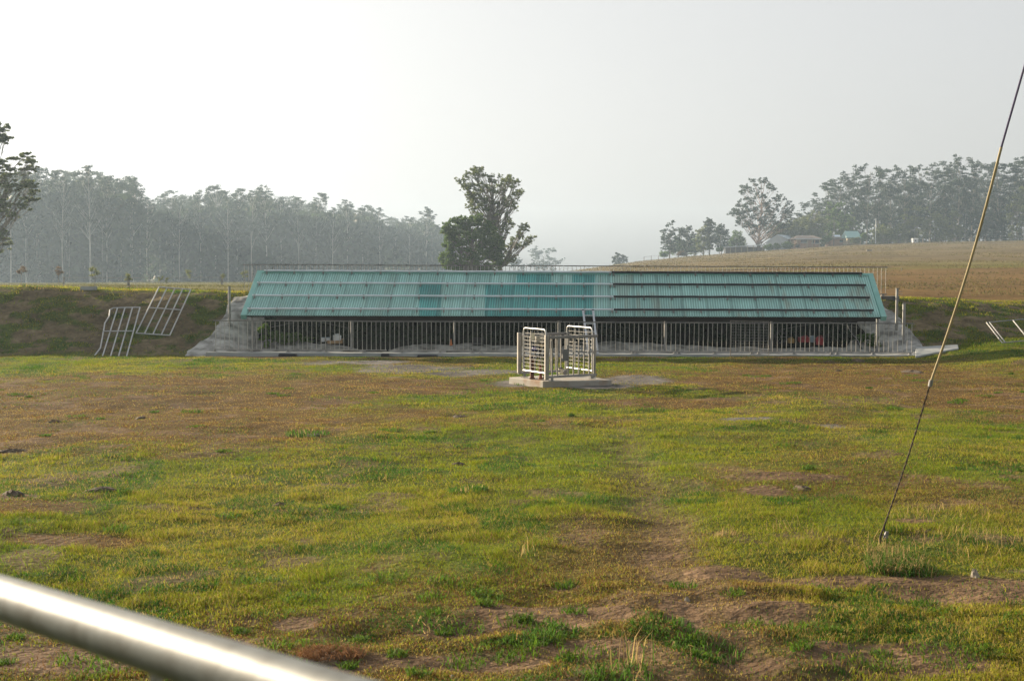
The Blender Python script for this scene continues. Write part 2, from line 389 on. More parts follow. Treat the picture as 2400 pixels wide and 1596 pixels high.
def lines(*segs):
    out = []
    for a, b, st in segs: out += list(np.arange(a, b, st))
    out.append(segs[-1][1]); return np.array(out)
def geo(a, b, s0, k):
    out = []; x = a; s = s0
    while x < b: out.append(x); x += s; s *= k
    out.append(b); return np.array(out)
xs_pos = geo(17, 900, .25, 1.09)
xs = np.concatenate([-xs_pos[::-1], lines((-16.9, 16.9, .085)), xs_pos])
ys = np.concatenate([lines((-30, 7, .7)), lines((7.05, 16, .05), (16, 50, .085)), geo(50.2, 980, .3, 1.04)])
gx, gy = np.meshgrid(xs, ys)
gz = terrain(gx, gy)
# hide the sheet under the pad and inside the kerb volume: nothing needed, both stand on it
nx_, ny_ = len(xs), len(ys)
idx = np.arange(nx_*ny_).reshape(ny_, nx_)
q = np.stack([idx[:-1, :-1], idx[:-1, 1:], idx[1:, 1:], idx[1:, :-1]], -1).reshape(-1, 4)
v = np.stack([gx, gy, gz], -1).reshape(-1, 3)
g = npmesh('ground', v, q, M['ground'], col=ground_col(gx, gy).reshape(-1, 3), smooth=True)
tag(g, kind='structure')

# ------------------------------------------------------------ grass
def blades(x, y, h, w, lean, colr, seg=1):
    n = len(x); z = terrain(x, y)-.004
    a = rng.random(n)*2*np.pi; la = rng.random(n)*2*np.pi
    dx = np.cos(a)*w/2; dy = np.sin(a)*w/2; lx = np.cos(la)*lean*h; ly = np.sin(la)*lean*h
    if seg == 1:
        v = np.empty((n, 3, 3)); v[:, 0] = np.stack([x-dx, y-dy, z], -1); v[:, 1] = np.stack([x+dx, y+dy, z], -1)
        v[:, 2] = np.stack([x+lx, y+ly, z+h*np.sqrt(np.clip(1-lean**2*.6, .1, 1))], -1)
        f = np.arange(n*3).reshape(n, 3)
        c = np.repeat(colr[:, None, :], 3, 1)
        return v.reshape(-1, 3), f, c.reshape(-1, 3)
    v = np.empty((n, 5, 3)); v[:, 0] = np.stack([x-dx, y-dy, z], -1); v[:, 1] = np.stack([x+dx, y+dy, z], -1)
    mx = x+lx*.35; my = y+ly*.35; mz = z+h*.6
    v[:, 2] = np.stack([mx+dx*.75, my+dy*.75, mz], -1); v[:, 3] = np.stack([mx-dx*.75, my-dy*.75, mz], -1)
    v[:, 4] = np.stack([x+lx*1.1, y+ly*1.1, z+h*np.clip(1-lean*.45, .3, 1)], -1)
    b = np.arange(n)[:, None]*5
    f = np.concatenate([b+np.array([[0, 1, 2]]), b+np.array([[0, 2, 3]]), b+np.array([[3, 2, 4]])], 0)
    return v.reshape(-1, 3), f, np.repeat(colr[:, None, :], 5, 1).reshape(-1, 3)
GV, GF, GC = [], [], []; goff = 0
def put(res):
    global goff
    v, f, c = res; GV.append(v); GF.append(f+goff); GC.append(c); goff += len(v)
def blade_cols(x, y, br, gn, r):
    n = len(x); t = rng.random(n)
    green = C(.088, .168, .010); lime = C(.245, .240, .016); straw = C(.30, .225, .065); rust = C(.165, .088, .030); dk = C(.025, .085, .008)
    rust = rust*(.75+.25*rng.random(n))[:, None]
    gcl = fbm(x*1.1, y*1.1, 3, 81); yl = fbm(x*.5+9, y*.4, 3, 85)
    pst = np.clip(.14+.14*br-.08*gn+(yl-.5)*.8, .04, .5); prs = np.clip(.07+.52*br, 0, .62)
    c = np.where((t < pst)[:, None], straw, np.where((t < pst+prs)[:, None], rust, green+(lime-green)*np.clip(yl*1.3-.1+rng.random(n)*.5-.2, 0, 1)[:, None]))
    dkm = (gcl > .60)&(rng.random(n) < .7)&(t > pst+prs*.5); c[dkm] = dk*(.8+.9*rng.random(dkm.sum()))[:, None]
    return c*(.65+.7*rng.random(n))[:, None]
def scatter(d0, d1, per_m2, hmean, wmean, seg, margin=1.12):
    area = .375*margin*(d1*d1-d0*d0); n = int(area*per_m2)
    y = np.sqrt(rng.random(n)*(d1*d1-d0*d0)+d0*d0); x = (rng.random(n)*2-1)*.375*margin*y
    br, di, gr, gn = zones(x, y); bw = bank_w(x, y)
    clump = fbm(x*2.6, y*2.6, 3, 91); big = fbm(x*.7, y*.7, 3, 95)
    keep = rng.random(n) < np.clip((.74+.6*(clump-.5)*2+.5*(big-.4))*(1-.9*di)*(1-.88*gr)*(1-.2*br), .02, 1)*(1-bw*(.92-.9*sst(.50, .58, fbm(x*1.5, y*2.8, 4, 61))))
    ins = (x > SX0-.3)&(x < SX1-.2)&(y > 41.0); keep &= ~ins
    pad = (x > -.2)&(x < 2.3)&(y > 29.6)&(y < 32.6)&(((x-.7)*.55+(y-30.0)) > -.0); keep &= ~pad
    keep &= ~((y > 40.75)&(y < 41.2)&(x > -9.2)&(x < 12.3))
    x, y, br, gn, clump, di = x[keep], y[keep], br[keep], gn[keep], clump[keep], di[keep]; n = len(x)
    tall = sst(.60, .74, clump)
    h = hmean*(.5+.9*rng.random(n))*(1+.8*tall)*(1-.4*br)
    w = wmean*(.6+.8*rng.random(n)); lean = .25+.75*rng.random(n)
    put(blades(x, y, h, w, lean, blade_cols(x, y, br, gn, 0), seg))
scatter(6.8, 11, 9000, .034, .0050, 2, 1.2)
scatter(11, 16, 5200, .034, .0062, 1)
scatter(16, 25, 2300, .034, .009, 1)
scatter(25, 41.5, 950, .034, .014, 1)
scatter(41.5, 49, 420, .055, .024, 1)
# coarse tussocks on the far paddocks
n = 170000; y = 49+(430-49)*rng.random(n)**1.15; x = (rng.random(n)*2-1)*.43*y
keep = rng.random(n) < sst(.42, .62, fbm(x*.12, y*.07, 4, 111)); x = x[keep]; y = y[keep]; n = len(x); rv = x > -3
hh = (.05+y*.0003)*(.5+rng.random(n)); ww = (.04+y*.0005)*(.5+rng.random(n)); tt = rng.random(n)[:, None]
cc = np.where(rv[:, None], C(.15, .11, .055)*(1-tt)+C(.10, .10, .03)*tt, C(.13, .12, .04)*(1-tt)+C(.08, .085, .022)*tt)*(.6+.6*rng.random(n))[:, None]
put(blades(x, y, hh, ww, .6*rng.random(n), cc, 1))
# tufts of longer green grass, here and there
for i in range(190):
    d = math.sqrt(random.random()*(34**2-7.5**2)+7.5**2) if i > 110 else random.uniform(7.4, 11)
    tx = random.uniform(-.42, .42)*d; n = 80 if d < 14 else 70; rr = random.uniform(.06, .2)
    a = rng.random(n)*6.28; r_ = rr*np.sqrt(rng.random(n)); x = tx+np.cos(a)*r_; y = d+np.sin(a)*r_
    gcol = C(.05, .12, .014)*(.6+.9*rng.random(n))[:, None]+C(.05, .03, .0)*rng.random(n)[:, None]
    put(blades(x, y, random.uniform(.045, .085)*(.5+.8*rng.random(n)), (.008 if d < 14 else .013)*np.ones(n), .5+.7*rng.random(n), gcol, 2))
def tuft(px, py, n, rr, h, dead=.3, w=.006, lean=.5, ry=None):
    p = PT(px, py); a = rng.random(n)*6.28; r_ = rr*np.sqrt(rng.random(n)); x = p.x+np.cos(a)*r_; y = p.y+np.sin(a)*r_*(ry or 1)
    cc = np.where((rng.random(n) < dead)[:, None], C(.36, .26, .11), C(.06, .13, .016))*(.6+.8*rng.random(n))[:, None]
    put(blades(x, y, h*(.4+.8*rng.random(n)), w*np.ones(n), lean*rng.random(n)*1.6, cc, 2))
tuft(2100, 1335, 1700, .26, .15, .35, .006, .75); tuft(2080, 1300, 420, .2, .14, .5, .005, .8); tuft(2140, 1345, 400, .22, .09, .15, .008, .9)
tuft(2220, 1270, 90, .75, .15, .95, .005, .8, .9); tuft(2330, 1260, 60, .5, .13, .95, .005, .8, .9)
tuft(1480, 1560, 26, .14, .26, .6, .007, .5); tuft(1450, 1590, 160, .22, .10, .1, .009, 1.2)
tuft(1235, 1300, 24, .1, .2, .5); tuft(1300, 1480, 170, .18, .08, .05, .010, 1.2); tuft(1560, 1470, 180, .24, .08, .05, .010, 1.2)
tuft(1240, 1500, 130, .15, .08, .05, .010, 1.2); tuft(1010, 1465, 140, .16, .07, .2, .009, 1.2); tuft(1650, 1530, 200, .26, .09, .1, .010, 1.2)
tuft(720, 1020, 300, .35, .10, .1, .012); tuft(1100, 1150, 260, .25, .09, .1, .01); tuft(2200, 1210, 90, .6, .14, .9, .005, .7, .8)
tuft(1700, 1255, 50, .12, .10, .8, .006, 1); tuft(1850, 1240, 26, .3, .16, .9, .005, 1)
gv = np.concatenate(GV); gf = np.concatenate(GF); gc = np.concatenate(GC)
gr_o = npmesh('grass', gv, gf, M['blade'], col=gc, nper=3); tag(gr_o, kind='stuff')
gr_o['label'] = 'short patchy grass, green and straw coloured, over the paddock'; gr_o['category'] = 'grass'
del gv, gf, gc, GV, GF, GC

# ------------------------------------------------------------ leaves
def leafcloud(cent, rad, n, size, flat=.45, shell=.5, tilt=1.0):
    """quads in flattened domes; cent (k,3), rad (k,) -> verts, quads"""
    cent = np.asarray(cent, float); rad = np.asarray(rad, float); k = len(cent)
    pr = rad**2/np.sum(rad**2); ci = rng.choice(k, n, p=pr)
    d = rng.normal(size=(n, 3)); d /= np.linalg.norm(d, axis=1)[:, None]
    r = (shell+(1-shell)*rng.random(n))**.8
    r = np.where(rng.random(n) < .35, r*rng.random(n), r)
    p = d*r[:, None]*rad[ci][:, None]; p[:, 2] *= flat; p[:, 2] = np.where(p[:, 2] < -.25*rad[ci]*flat, p[:, 2]*.35, p[:, 2])
    p += cent[ci]
    nn = rng.normal(size=(n, 3)); nn[:, 2] = np.abs(nn[:, 2])*tilt+.2; nn /= np.linalg.norm(nn, axis=1)[:, None]
    a = np.cross(nn, rng.normal(size=(n, 3))); a /= np.linalg.norm(a, axis=1)[:, None]; b = np.cross(nn, a)
    s = size*(.5+rng.random(n))[:, None]; a = a*s; b = b*s*.45
    v = np.stack([p-a, p-b*1.0+a*.1, p+a, p+b+a*.1], 1).reshape(-1, 3)
    return v, np.arange(n*4).reshape(n, 4)
def gum(rs, H, Rc, h0, nclump, nleaf, lsize, prof, wood='bark', leaf='leafgum', flat=.4, crad=.09, tr=.0085, up_=.12, limbs=None):
    """a tree standing at its own origin: returns (trunk MB, leaf verts, quads)"""
    rr = random.Random(rs); mb = MB()
    lean = (rr.uniform(-.03, .03)*H, rr.uniform(-.03, .03)*H)
    def axis(t): return Vector((lean[0]*t*t+math.sin(t*5+rs)*.006*H, lean[1]*t*t, t*H))
    top = .93; N = 9
    mb.tube([axis(top*i/N) for i in range(N+1)], [H*tr*(1-.8*i/N)+.02 for i in range(N+1)], 6)
    cs = []; rad = []
    for i in range(nclump):
        t = h0+(1-h0)*((i+rr.random())/nclump)
        w = float(np.interp(t, [a for a, _ in prof], [b for _, b in prof]))*Rc
        az = rr.random()*6.283+i*2.4; q_ = math.sqrt(rr.uniform(.15, 1))
        c = axis(t)+Vector((math.cos(az)*w*q_, math.sin(az)*w*q_, 0))
        cr = crad*H*rr.uniform(.6, 1.25)
        c.z = min(c.z, H-cr*flat*.8)
        tb = max(h0*.75, t-up_-.35*w*q_/H*1.5); a = axis(min(tb, top))
        mid = a.lerp(c, .5)+Vector((0, 0, -.05*(c-a).length)); r1 = H*tr*.35
        mb.tube([a, mid, c], [r1, r1*.65, r1*.25], 4, cap=False)
        cs.append(c); rad.append(cr)
        for _ in range(3):
            e = c+Vector((rr.uniform(-1, 1), rr.uniform(-1, 1), rr.uniform(-.6, .6)))*cr*1.3
            mb.tube([mid.lerp(c, .4), e], [r1*.4, r1*.15], 3, cap=False); cs.append(e); rad.append(cr*.6)
    v, q_ = leafcloud([tuple(c) for c in cs], rad, nleaf, lsize, flat)
    return mb, v, q_
def build_tree(name, loc, parts, wood, leaf, label, cat='tree', group=None):
    mb, v, q_ = parts; t = thing(name, label, cat, (0, 0, 0), group)
    mb.build('trunk', M[wood], t, smooth=True); npmesh('crown', v, q_, M[leaf], t); t.location = loc
    for ch in t.children: ch.matrix_parent_inverse = Matrix.Identity(4)
    return t
GP = [(.3, .3), (.5, .75), (.7, 1), (.88, .85), (1, .35)]
FP = [(.3, .2), (.45, .6), (.7, 1), (.9, .9), (1, .6)]

ORD = ['first', 'second', 'third', 'fourth', 'fifth', 'sixth', 'seventh', 'eighth', 'ninth', 'tenth', 'eleventh', 'twelfth', 'thirteenth', 'fourteenth', 'fifteenth', 'sixteenth', 'seventeenth', 'eighteenth', 'nineteenth', 'twentieth', 'twenty-first', 'twenty-second', 'twenty-third', 'twenty-fourth', 'twenty-fifth', 'twenty-sixth', 'twenty-seventh', 'twenty-eighth', 'twenty-ninth', 'thirtieth', 'thirty-first', 'thirty-second']
# ---- the plantation on the left: prototypes 30 m tall
protos = [gum(100+i, 30, 4.2, .48+.06*(i % 3), 24, 3600, .24, GP, crad=.038, flat=.65, tr=.0062) for i in range(5)]
def topy(x): return float(np.interp(x, [-200, 0, 80, 200, 300, 345, 400, 500, 600, 700, 800, 870, 905, 950, 1010, 1060, 1120], [400, 405, 398, 396, 398, 452, 455, 442, 442, 458, 470, 478, 505, 505, 495, 535, 600]))
def fdist(x): return min(640, 30*3200/(672-topy(x)+.001*0)) if True else 0
front = [26, 62, 95, 147, 157, 212, 250, 313, 345, 408, 421, 470, 506, 535, 557, 590, 625, 660, 700, 740, 780, 815, 850, 890, 925, 960, 1000, 1030]
made = {}
for i, x in enumerate(front):
    d = fdist(x)*(1.0+.012*((i*7) % 5)); p = P(x, 672, d); z = TZ(p.x, d)
    Ht = P(x, topy(x)+[0, 10, -7, 16, 4, -9, 20][i % 7], d).z-z; k = i % 5
    lab = '%s pale-trunked gum tree from the left along the front edge of the hazy plantation' % ORD[i]
    if k not in made:
        t = build_tree('gum_tree', (p.x, d, z), protos[k], 'bark', 'leafgum', lab, group='gum trees along the front of the left plantation'); made[k] = t
    else:
        t = copy_tree(made[k]); t.location = (p.x, d, z); t['label'] = lab
    s = Ht/30; sw = s*random.uniform(.9, 1.15); t.scale = (sw, sw, s); t.rotation_euler.z = i*2.3
# the wood behind them reads as one mass
FV, FQ, WV, WF = [], [], [], MB(); off = 0
for i in range(230):
    x = random.uniform(-160, 1060); d = fdist(x)*random.uniform(1.02, 1.28); p = P(x, 672, d); z = TZ(p.x, d)
    Ht = (P(x, topy(x)+random.uniform(3, 46), d).z-z); mb_, v_, q_ = protos[random.randrange(5)]
    a = random.random()*6.28; s = Ht/30; m2 = np.array([[math.cos(a), -math.sin(a), 0], [math.sin(a), math.cos(a), 0], [0, 0, 1]])
    sel = rng.random(len(q_)) < .55; vv = v_.reshape(-1, 4, 3)[sel].reshape(-1, 3) @ m2.T*np.array([s*1.1, s*1.1, s])+np.array([p.x, d, z])
    FV.append(vv); WF.tube([(p.x, d, z), (p.x+.2, d, z+Ht*.85)], [.22*s, .08*s], 4)
n = 52000
x = rng.random(n)*1230-180; dd = np.array([fdist(a) for a in x])*(1.015+.25*rng.random(n)); X = (x-1200)/3200*dd
tz = terrain(X, dd, False); hh = rng.random(n)**.8*np.array([(672-topy(a)) for a in x])*.74/3200*dd
nn = rng.normal(size=(n, 3)); nn /= np.linalg.norm(nn, axis=1)[:, None]; a_ = np.cross(nn, rng.normal(size=(n, 3))); a_ /= np.linalg.norm(a_, axis=1)[:, None]; b_ = np.cross(nn, a_)
c_ = np.stack([X, dd, tz+hh], -1); s_ = (.7+1.0*rng.random(n))[:, None]
FV.append(np.stack([c_-a_*s_, c_-b_*s_*.6, c_+a_*s_, c_+b_*s_*.6], 1).reshape(-1, 3))
fv = np.concatenate(FV); fo = npmesh('wood', fv, np.arange(len(fv)).reshape(-1, 4), M['leafgum'])
tag(fo, 'dense hazy eucalypt wood behind the left paddock', 'wood', kind='stuff')
wt = WF.build('wood_trunks', M['barkdark'], fo)

# ---- hero trees traced from their silhouettes
def hero(name, poly, d, base_px, nclump, crpx, nleaf, lsize, wood, leaf, label, seed, flat=.5, tr_px=5, fork=.35, depth=.5, trunk_top=None, extra=()):
    rr = random.Random(seed); base = P(base_px[0], base_px[1], d); base.z = TZ(base.x, d)-.1
    xs_ = [p[0] for p in poly]; ys_ = [p[1] for p in poly]
    def inside(x, y):
        c = False; j = len(poly)-1
        for i in range(len(poly)):
            xi, yi = poly[i]; xj, yj = poly[j]
            if (yi > y) != (yj > y) and x < (xj-xi)*(y-yi)/(yj-yi)+xi: c = not c
            j = i
        return c
    pts = []; tries = 0
    while len(pts) < nclump and tries < 20000:
        tries += 1; x = rr.uniform(min(xs_), max(xs_)); y = rr.uniform(min(ys_), max(ys_))
        if inside(x, y) and all((x-a)**2+((y-b)*1.5)**2 > (crpx*.75)**2 for a, b in pts): pts.append((x, y))
    half = (max(xs_)-min(xs_))/2; xm = sum(xs_)/len(xs_)
    mb = MB(); sc = d/3200; r0_ = tr_px*sc/2
    tt = trunk_top or (base_px[0], min(ys_)+(base_px[1]-min(ys_))*.3)
    T = P(tt[0], tt[1], d)
    def axis(t):
        return base.lerp(T, t)+Vector((math.sin(t*4+seed)*.15*r0_*4, math.sin(t*3)*.1, 0))
    mb.tube([axis(i/8)-base for i in range(9)], [r0_*(1-.7*i/8) for i in range(9)], 8)
    cs = []; rad = []
    for x, y in pts:
        w = max(.1, 1-abs(x-xm)/half); dep = rr.uniform(-1, 1)*half*depth*math.sqrt(w)*sc
        c = P(x, y, d)+Vector((0, dep, 0)); cr = crpx*sc*rr.uniform(.55, 1.0)
        hfrac = (c.z-base.z)/(T.z-base.z); tb = max(fork*.6, min(.97, hfrac-rr.uniform(.15, .4)-.25*abs(c.x-axis(.5).x)/max(1, T.z-base.z)))
        a = axis(tb); mid = a.lerp(c, .55)+Vector((0, 0, -.06*(c-a).length)); r1 = r0_*.33*(1-.4*tb)
        mb.tube([a-base, a.lerp(mid, .5)-base, mid-base, c-base], [r1, r1*.8, r1*.6, r1*.2], 5, cap=False)
        cs.append(c-base); rad.append(cr)
        for _ in range(5):
            e = c+Vector((rr.uniform(-1, 1), rr.uniform(-1, 1), rr.uniform(-.8, .8)))*cr*1.25
            mb.tube([mid.lerp(c, .5)-base, e-base], [r1*.35, r1*.12], 3, cap=False); cs.append(e-base); rad.append(cr*rr.uniform(.3, .6))
    v, q_ = leafcloud([tuple(c) for c in cs], rad, nleaf, lsize, flat)
    return build_tree(name, base, (mb, v, q_), wood, leaf, label)
hero('gum_tree', [(1075, 425), (1105, 395), (1145, 388), (1185, 405), (1232, 436), (1228, 452), (1205, 495), (1200, 530), (1195, 545), (1235, 525), (1252, 545), (1240, 580), (1205, 610), (1150, 640), (1130, 640), (1150, 560), (1115, 520), (1088, 490), (1092, 465)], 170, (1178, 655), 150, 9.5, 17500, .125, 'barkdark', 'leafnear', 'tall open gum tree with a spreading side limb, rising alone behind the shed roof', 3, flat=.8, tr_px=11, fork=.25, depth=.55, trunk_top=(1150, 420))
hero('bushy_tree', [(1050, 520), (1085, 508), (1120, 512), (1150, 530), (1165, 560), (1172, 600), (1165, 645), (1050, 645), (1040, 600), (1046, 560)], 166, (1105, 655), 95, 14, 46000, .12, 'barkdark', 'leafdense', 'dense dark green bushy tree close left of the tall open gum tree', 5, flat=.95, tr_px=9, depth=.7, trunk_top=(1105, 540))
hero('gum_tree', [(-60, 300), (5, 285), (22, 300), (20, 330), (45, 338), (85, 375), (92, 385), (75, 420), (105, 440), (75, 470), (60, 500), (40, 545), (15, 590), (-60, 590)], 115, (-45, 668), 80, 14, 22000, .12, 'barkdark', 'leafnear', 'gum tree with layered flat clumps cut by the left edge of the photo', 8, flat=.32, tr_px=13, fork=.2, trunk_top=(-30, 300))
hero('gum_tree', [(1722, 480), (1735, 450), (1760, 425), (1790, 420), (1815, 435), (1825, 455), (1850, 470), (1860, 488), (1845, 500), (1845, 530), (1815, 545), (1760, 545), (1725, 525), (1715, 500)], 440, (1778, 582), 85, 10, 14000, .26, 'barkpink', 'leafgum', 'broad round-crowned gum tree with forking pinkish trunk beside the metal shed on the hill', 11, flat=.7, tr_px=6, fork=.12, depth=.9, trunk_top=(1785, 450))
hero('gum_tree', [(1238, 600), (1250, 585), (1275, 578), (1300, 585), (1312, 605), (1325, 612), (1330, 622), (1305, 640), (1240, 640)], 760, (1275, 655), 26, 9, 2600, .5, 'barkdark', 'leafgum', 'very pale hazy tree standing far off behind the middle of the back railing', 14, tr_px=4)
hero('gum_tree', [(1195, 612), (1215, 606), (1226, 616), (1222, 636), (1196, 640)], 760, (1208, 655), 10, 7, 900, .5, 'barkdark', 'leafgum', 'small pale hazy tree tucked right of the tall open gum tree', 15, tr_px=3)
hero('gum_tree', [(1438, 605), (1450, 594), (1463, 598), (1471, 612), (1462, 621), (1440, 621)], 520, (1454, 626), 12, 7, 1300, .4, 'barkdark', 'leafgum', 'small rounded hazy tree just left of where the brown hill begins', 16, flat=.7, tr_px=3)
# group of trees left of the hill houses
for i, (x, yt, w, lf, lab) in enumerate([
    (1570, 521, 16, 'leafgum', 'narrow upright tree at the left end of the hilltop row'),
    (1610, 524, 15, 'leafgum', 'second tree in the hilltop row, above the dark round bushes'),
    (1648, 535, 17, 'leafyellow', 'lighter green tree in the middle of the hilltop row'),
    (1662, 514, 14, 'leafgum', 'pointed tallest tree in the hilltop row'),
    (1690, 528, 15, 'leafgum', 'tree at the right end of the hilltop row, over the low sheds'),
    (1728, 545, 16, 'leafdense', 'dark green tree under the left side of the round-crowned gum'),
    (1820, 520, 17, 'leafgum', 'dense tree right under the round-crowned gum, behind the grey metal shed'),
    (1590, 560, 18, 'leafdense', 'low bushy tree filling the front of the hilltop row at its left'),
    (1628, 562, 18, 'leafdense', 'low bushy tree filling the front of the hilltop row at its middle')]):
    d = 436+i*2; yb = float(np.interp(x, [1500, 1600, 1700, 1900], [614, 601, 591, 574]))
    hero('hill_tree', [(x-w*.8, yt+14), (x-w*.3, yt), (x+w*.3, yt+2), (x+w*.9, yt+18), (x+w*1.1, (yt+yb)/2), (x+w*.8, yb-10), (x-w*.9, yb-10), (x-w*1.1, (yt+yb)/2)], d, (x, yb+2), 22, 9, 2600, .30, 'barkdark', lf, lab, 30+i, flat=.75, tr_px=3.2, fork=.1, depth=.9)
# right-hand wood: tall gums then lower yellow-green scrub
protoR = [gum(200+i, 26, 5.2, .34, 32, 4200, .28, FP, wood='barkdark', crad=.052, flat=.7, tr=.008) for i in range(4)]
rt_ = [(1872, 500), (1905, 470), (1940, 432), (1968, 415), (2000, 400), (2032, 393), (2058, 398), (2088, 418), (2118, 396), (2150, 392), (2180, 396), (2215, 382), (2245, 370), (2278, 376), (2310, 384), (2340, 386), (2372, 372), (2400, 366), (2440, 362), (2480, 372)]
madeR = {}
for i, (x, yt) in enumerate(rt_):
    d = 452+(i*37 % 26); p = P(x, 566, d); z = TZ(p.x, d); Ht = P(x, yt+(0, 6, -3)[i % 3], d).z-z; k = i % 4
    lab = '%s tall gum tree from the left in the hazy wood on the right hill' % ORD[i]
    if k not in madeR:
        t = build_tree('gum_tree', (p.x, d, z), protoR[k], 'barkdark', 'leafgum', lab, group='tall gum trees in the wood on the right hill'); madeR[k] = t
    else:
        t = copy_tree(madeR[k]); t.location = (p.x, d, z); t['label'] = lab
    s = Ht/26; sw = random.uniform(.9, 1.15); t.scale = (sw, sw, s); t.rotation_euler.z = i*1.7
# mass of wood behind and scrub in front
def mass(name, x0, x1, n_t, dlo, dhi, topf, protos_, leafm, label, frac=.5, n_low=9000, lsz=.7):
    FV = []; WF = MB()
    for i in range(n_t):
        x = random.uniform(x0, x1); d = random.uniform(dlo, dhi); p = P(x, 570, d); z = TZ(p.x, d)
        Ht = P(x, topf(x)+random.uniform(0, 34), d).z-z; H0 = 26; v_ = protos_[i % len(protos_)][1]
        a = random.random()*6.28; s = Ht/H0; m2 = np.array([[math.cos(a), -math.sin(a), 0], [math.sin(a), math.cos(a), 0], [0, 0, 1]])
        sel = rng.random(len(v_)//4) < frac
        FV.append(v_.reshape(-1, 4, 3)[sel].reshape(-1, 3) @ m2.T*np.array([1.1, 1.1, s])+np.array([p.x, d, z]))
        WF.tube([(p.x, d, z), (p.x+.2, d, z+Ht*.85)], [.25, .1], 4)
    n = n_low; x = x0+rng.random(n)*(x1-x0); dd = dlo+rng.random(n)*(dhi-dlo); X = (x-1200)/3200*dd; tz = terrain(X, dd, False)
    top = np.array([topf(a) for a in x]); hh = rng.random(n)*(566-top)/3200*dd*.7
    nn = rng.normal(size=(n, 3)); a_ = np.cross(nn, rng.normal(size=(n, 3))); a_ /= np.linalg.norm(a_, axis=1)[:, None]; b_ = np.cross(nn/np.linalg.norm(nn, axis=1)[:, None], a_)
    c_ = np.stack([X, dd, tz+hh], -1); s_ = lsz*(.5+rng.random(n))[:, None]
    FV.append(np.stack([c_-a_*s_, c_-b_*s_*.6, c_+a_*s_, c_+b_*s_*.6], 1).reshape(-1, 3))
    fv = np.concatenate(FV); o = npmesh(name, fv, np.arange(len(fv)).reshape(-1, 4), M[leafm]); tag(o, label, 'wood', kind='stuff')
    WF.build('wood_trunks', M['barkdark'], o)
mass('wood', 1868, 2520, 46, 490, 540, lambda x: float(np.interp(x, [a for a, _ in rt_], [b for _, b in rt_]))+22, protoR, 'leafgum', 'hazy wood standing behind the tall gums on the right hill')
scr = [(1845, 515, 22, 'leafyellow', 'pale green rounded shrub tree behind the brick house roof'), (1880, 505, 24, 'leafyellow', 'yellow-green shrub tree above the brick house'),
       (1912, 492, 22, 'leafyellow', 'tall yellow-green shrub tree between the two brick houses'), (1955, 470, 21, 'leafdense', 'dark green conical tree rising behind the second brick house'), (1985, 500, 20, 'leafdense', 'dark bushy tree left of the teal roof'),
       (2070, 530, 22, 'leafyellow', 'low brownish-green shrub right of the pale power pole'), (2110, 525, 24, 'leafyellow', 'low grey-green shrub left of the white hut'),
       (2145, 480, 30, 'leafyellow', 'large pale yellow-green shrub tree above the white hut'), (2190, 500, 24, 'leafyellow', 'pale shrub tree right of the white hut'), (2235, 500, 24, 'leafyellow', 'rounded pale shrub near the foot of the tall gums, left of the guy wire'),
       (2290, 495, 26, 'leafgum', 'dull green shrub tree just right of the guy wire'), (2335, 490, 24, 'leafgum', 'dull green shrub tree second from the right frame edge'), (2385, 430, 22, 'leafyellow', 'brighter yellow-green tree at the right frame edge')]
for i, (x, yt, w, lf, lab) in enumerate(scr):
    yb = 574-(x-1880)*.025
    hero('shrub_tree', [(x-w*.7, yt+12), (x, yt), (x+w*.7, yt+10), (x+w, (yt+yb)/2), (x+w*.95, yb-3), (x-w*.95, yb-3), (x-w, (yt+yb)/2)], 446-(i % 3)*3, (x, yb), 24, 10, 3000, .30, 'barkdark', lf, lab, 60+i, flat=.85, tr_px=3, fork=.1, depth=.9)
# bushes about the houses
for i, (x, y, w, h, lf, lab) in enumerate([
    (1556, 601, 13, 15, 'leafdense', 'dark round bush at the left foot of the hilltop tree row'), (1598, 596, 12, 12, 'leafrusty', 'purplish dark low bush under the hilltop tree row'),
    (1686, 583, 9, 18, 'leafdense', 'green bush left of the low carport'), (1802, 572, 12, 14, 'leafdense', 'round bush before the grey metal shed, left one'), (1822, 571, 9, 16, 'leafdense', 'small round bush before the grey metal shed, middle one'),
    (1845, 568, 14, 16, 'leafdense', 'bush against the left corner of the brick house'), (1937, 562, 14, 26, 'leafdense', 'dark tall bush at the right end of the brick house'), (1868, 571, 8, 12, 'leafrusty', 'brownish bush by the left wall of the brick house'),
    (2005, 566, 12, 16, 'leafyellow', 'pale shrub in front of the tan wall under the teal roof'), (2024, 556, 10, 28, 'leafdense', 'dark shrub at the right end of the teal roof')]):
    d = 425; b = P(x, y+h*.4, d); b.z = TZ(b.x, d); sc = d/3200
    mb = MB(); mb.tube([(0, 0, 0), (.1, 0, h*sc*.7)], [.12, .05], 5)
    cs = [(random.uniform(-.5, .5)*w*sc, random.uniform(-.5, .5)*w*sc, random.uniform(.3, .8)*h*sc) for _ in range(8)]
    v_, q_ = leafcloud(cs, [w*sc*.55]*8, 1100, .26, .9)
    t = thing('bush', lab, 'bush', (0, 0, 0)); mb.build('stem', M['barkdark'], t); npmesh('foliage', v_, q_, M[lf], t); t.location = b
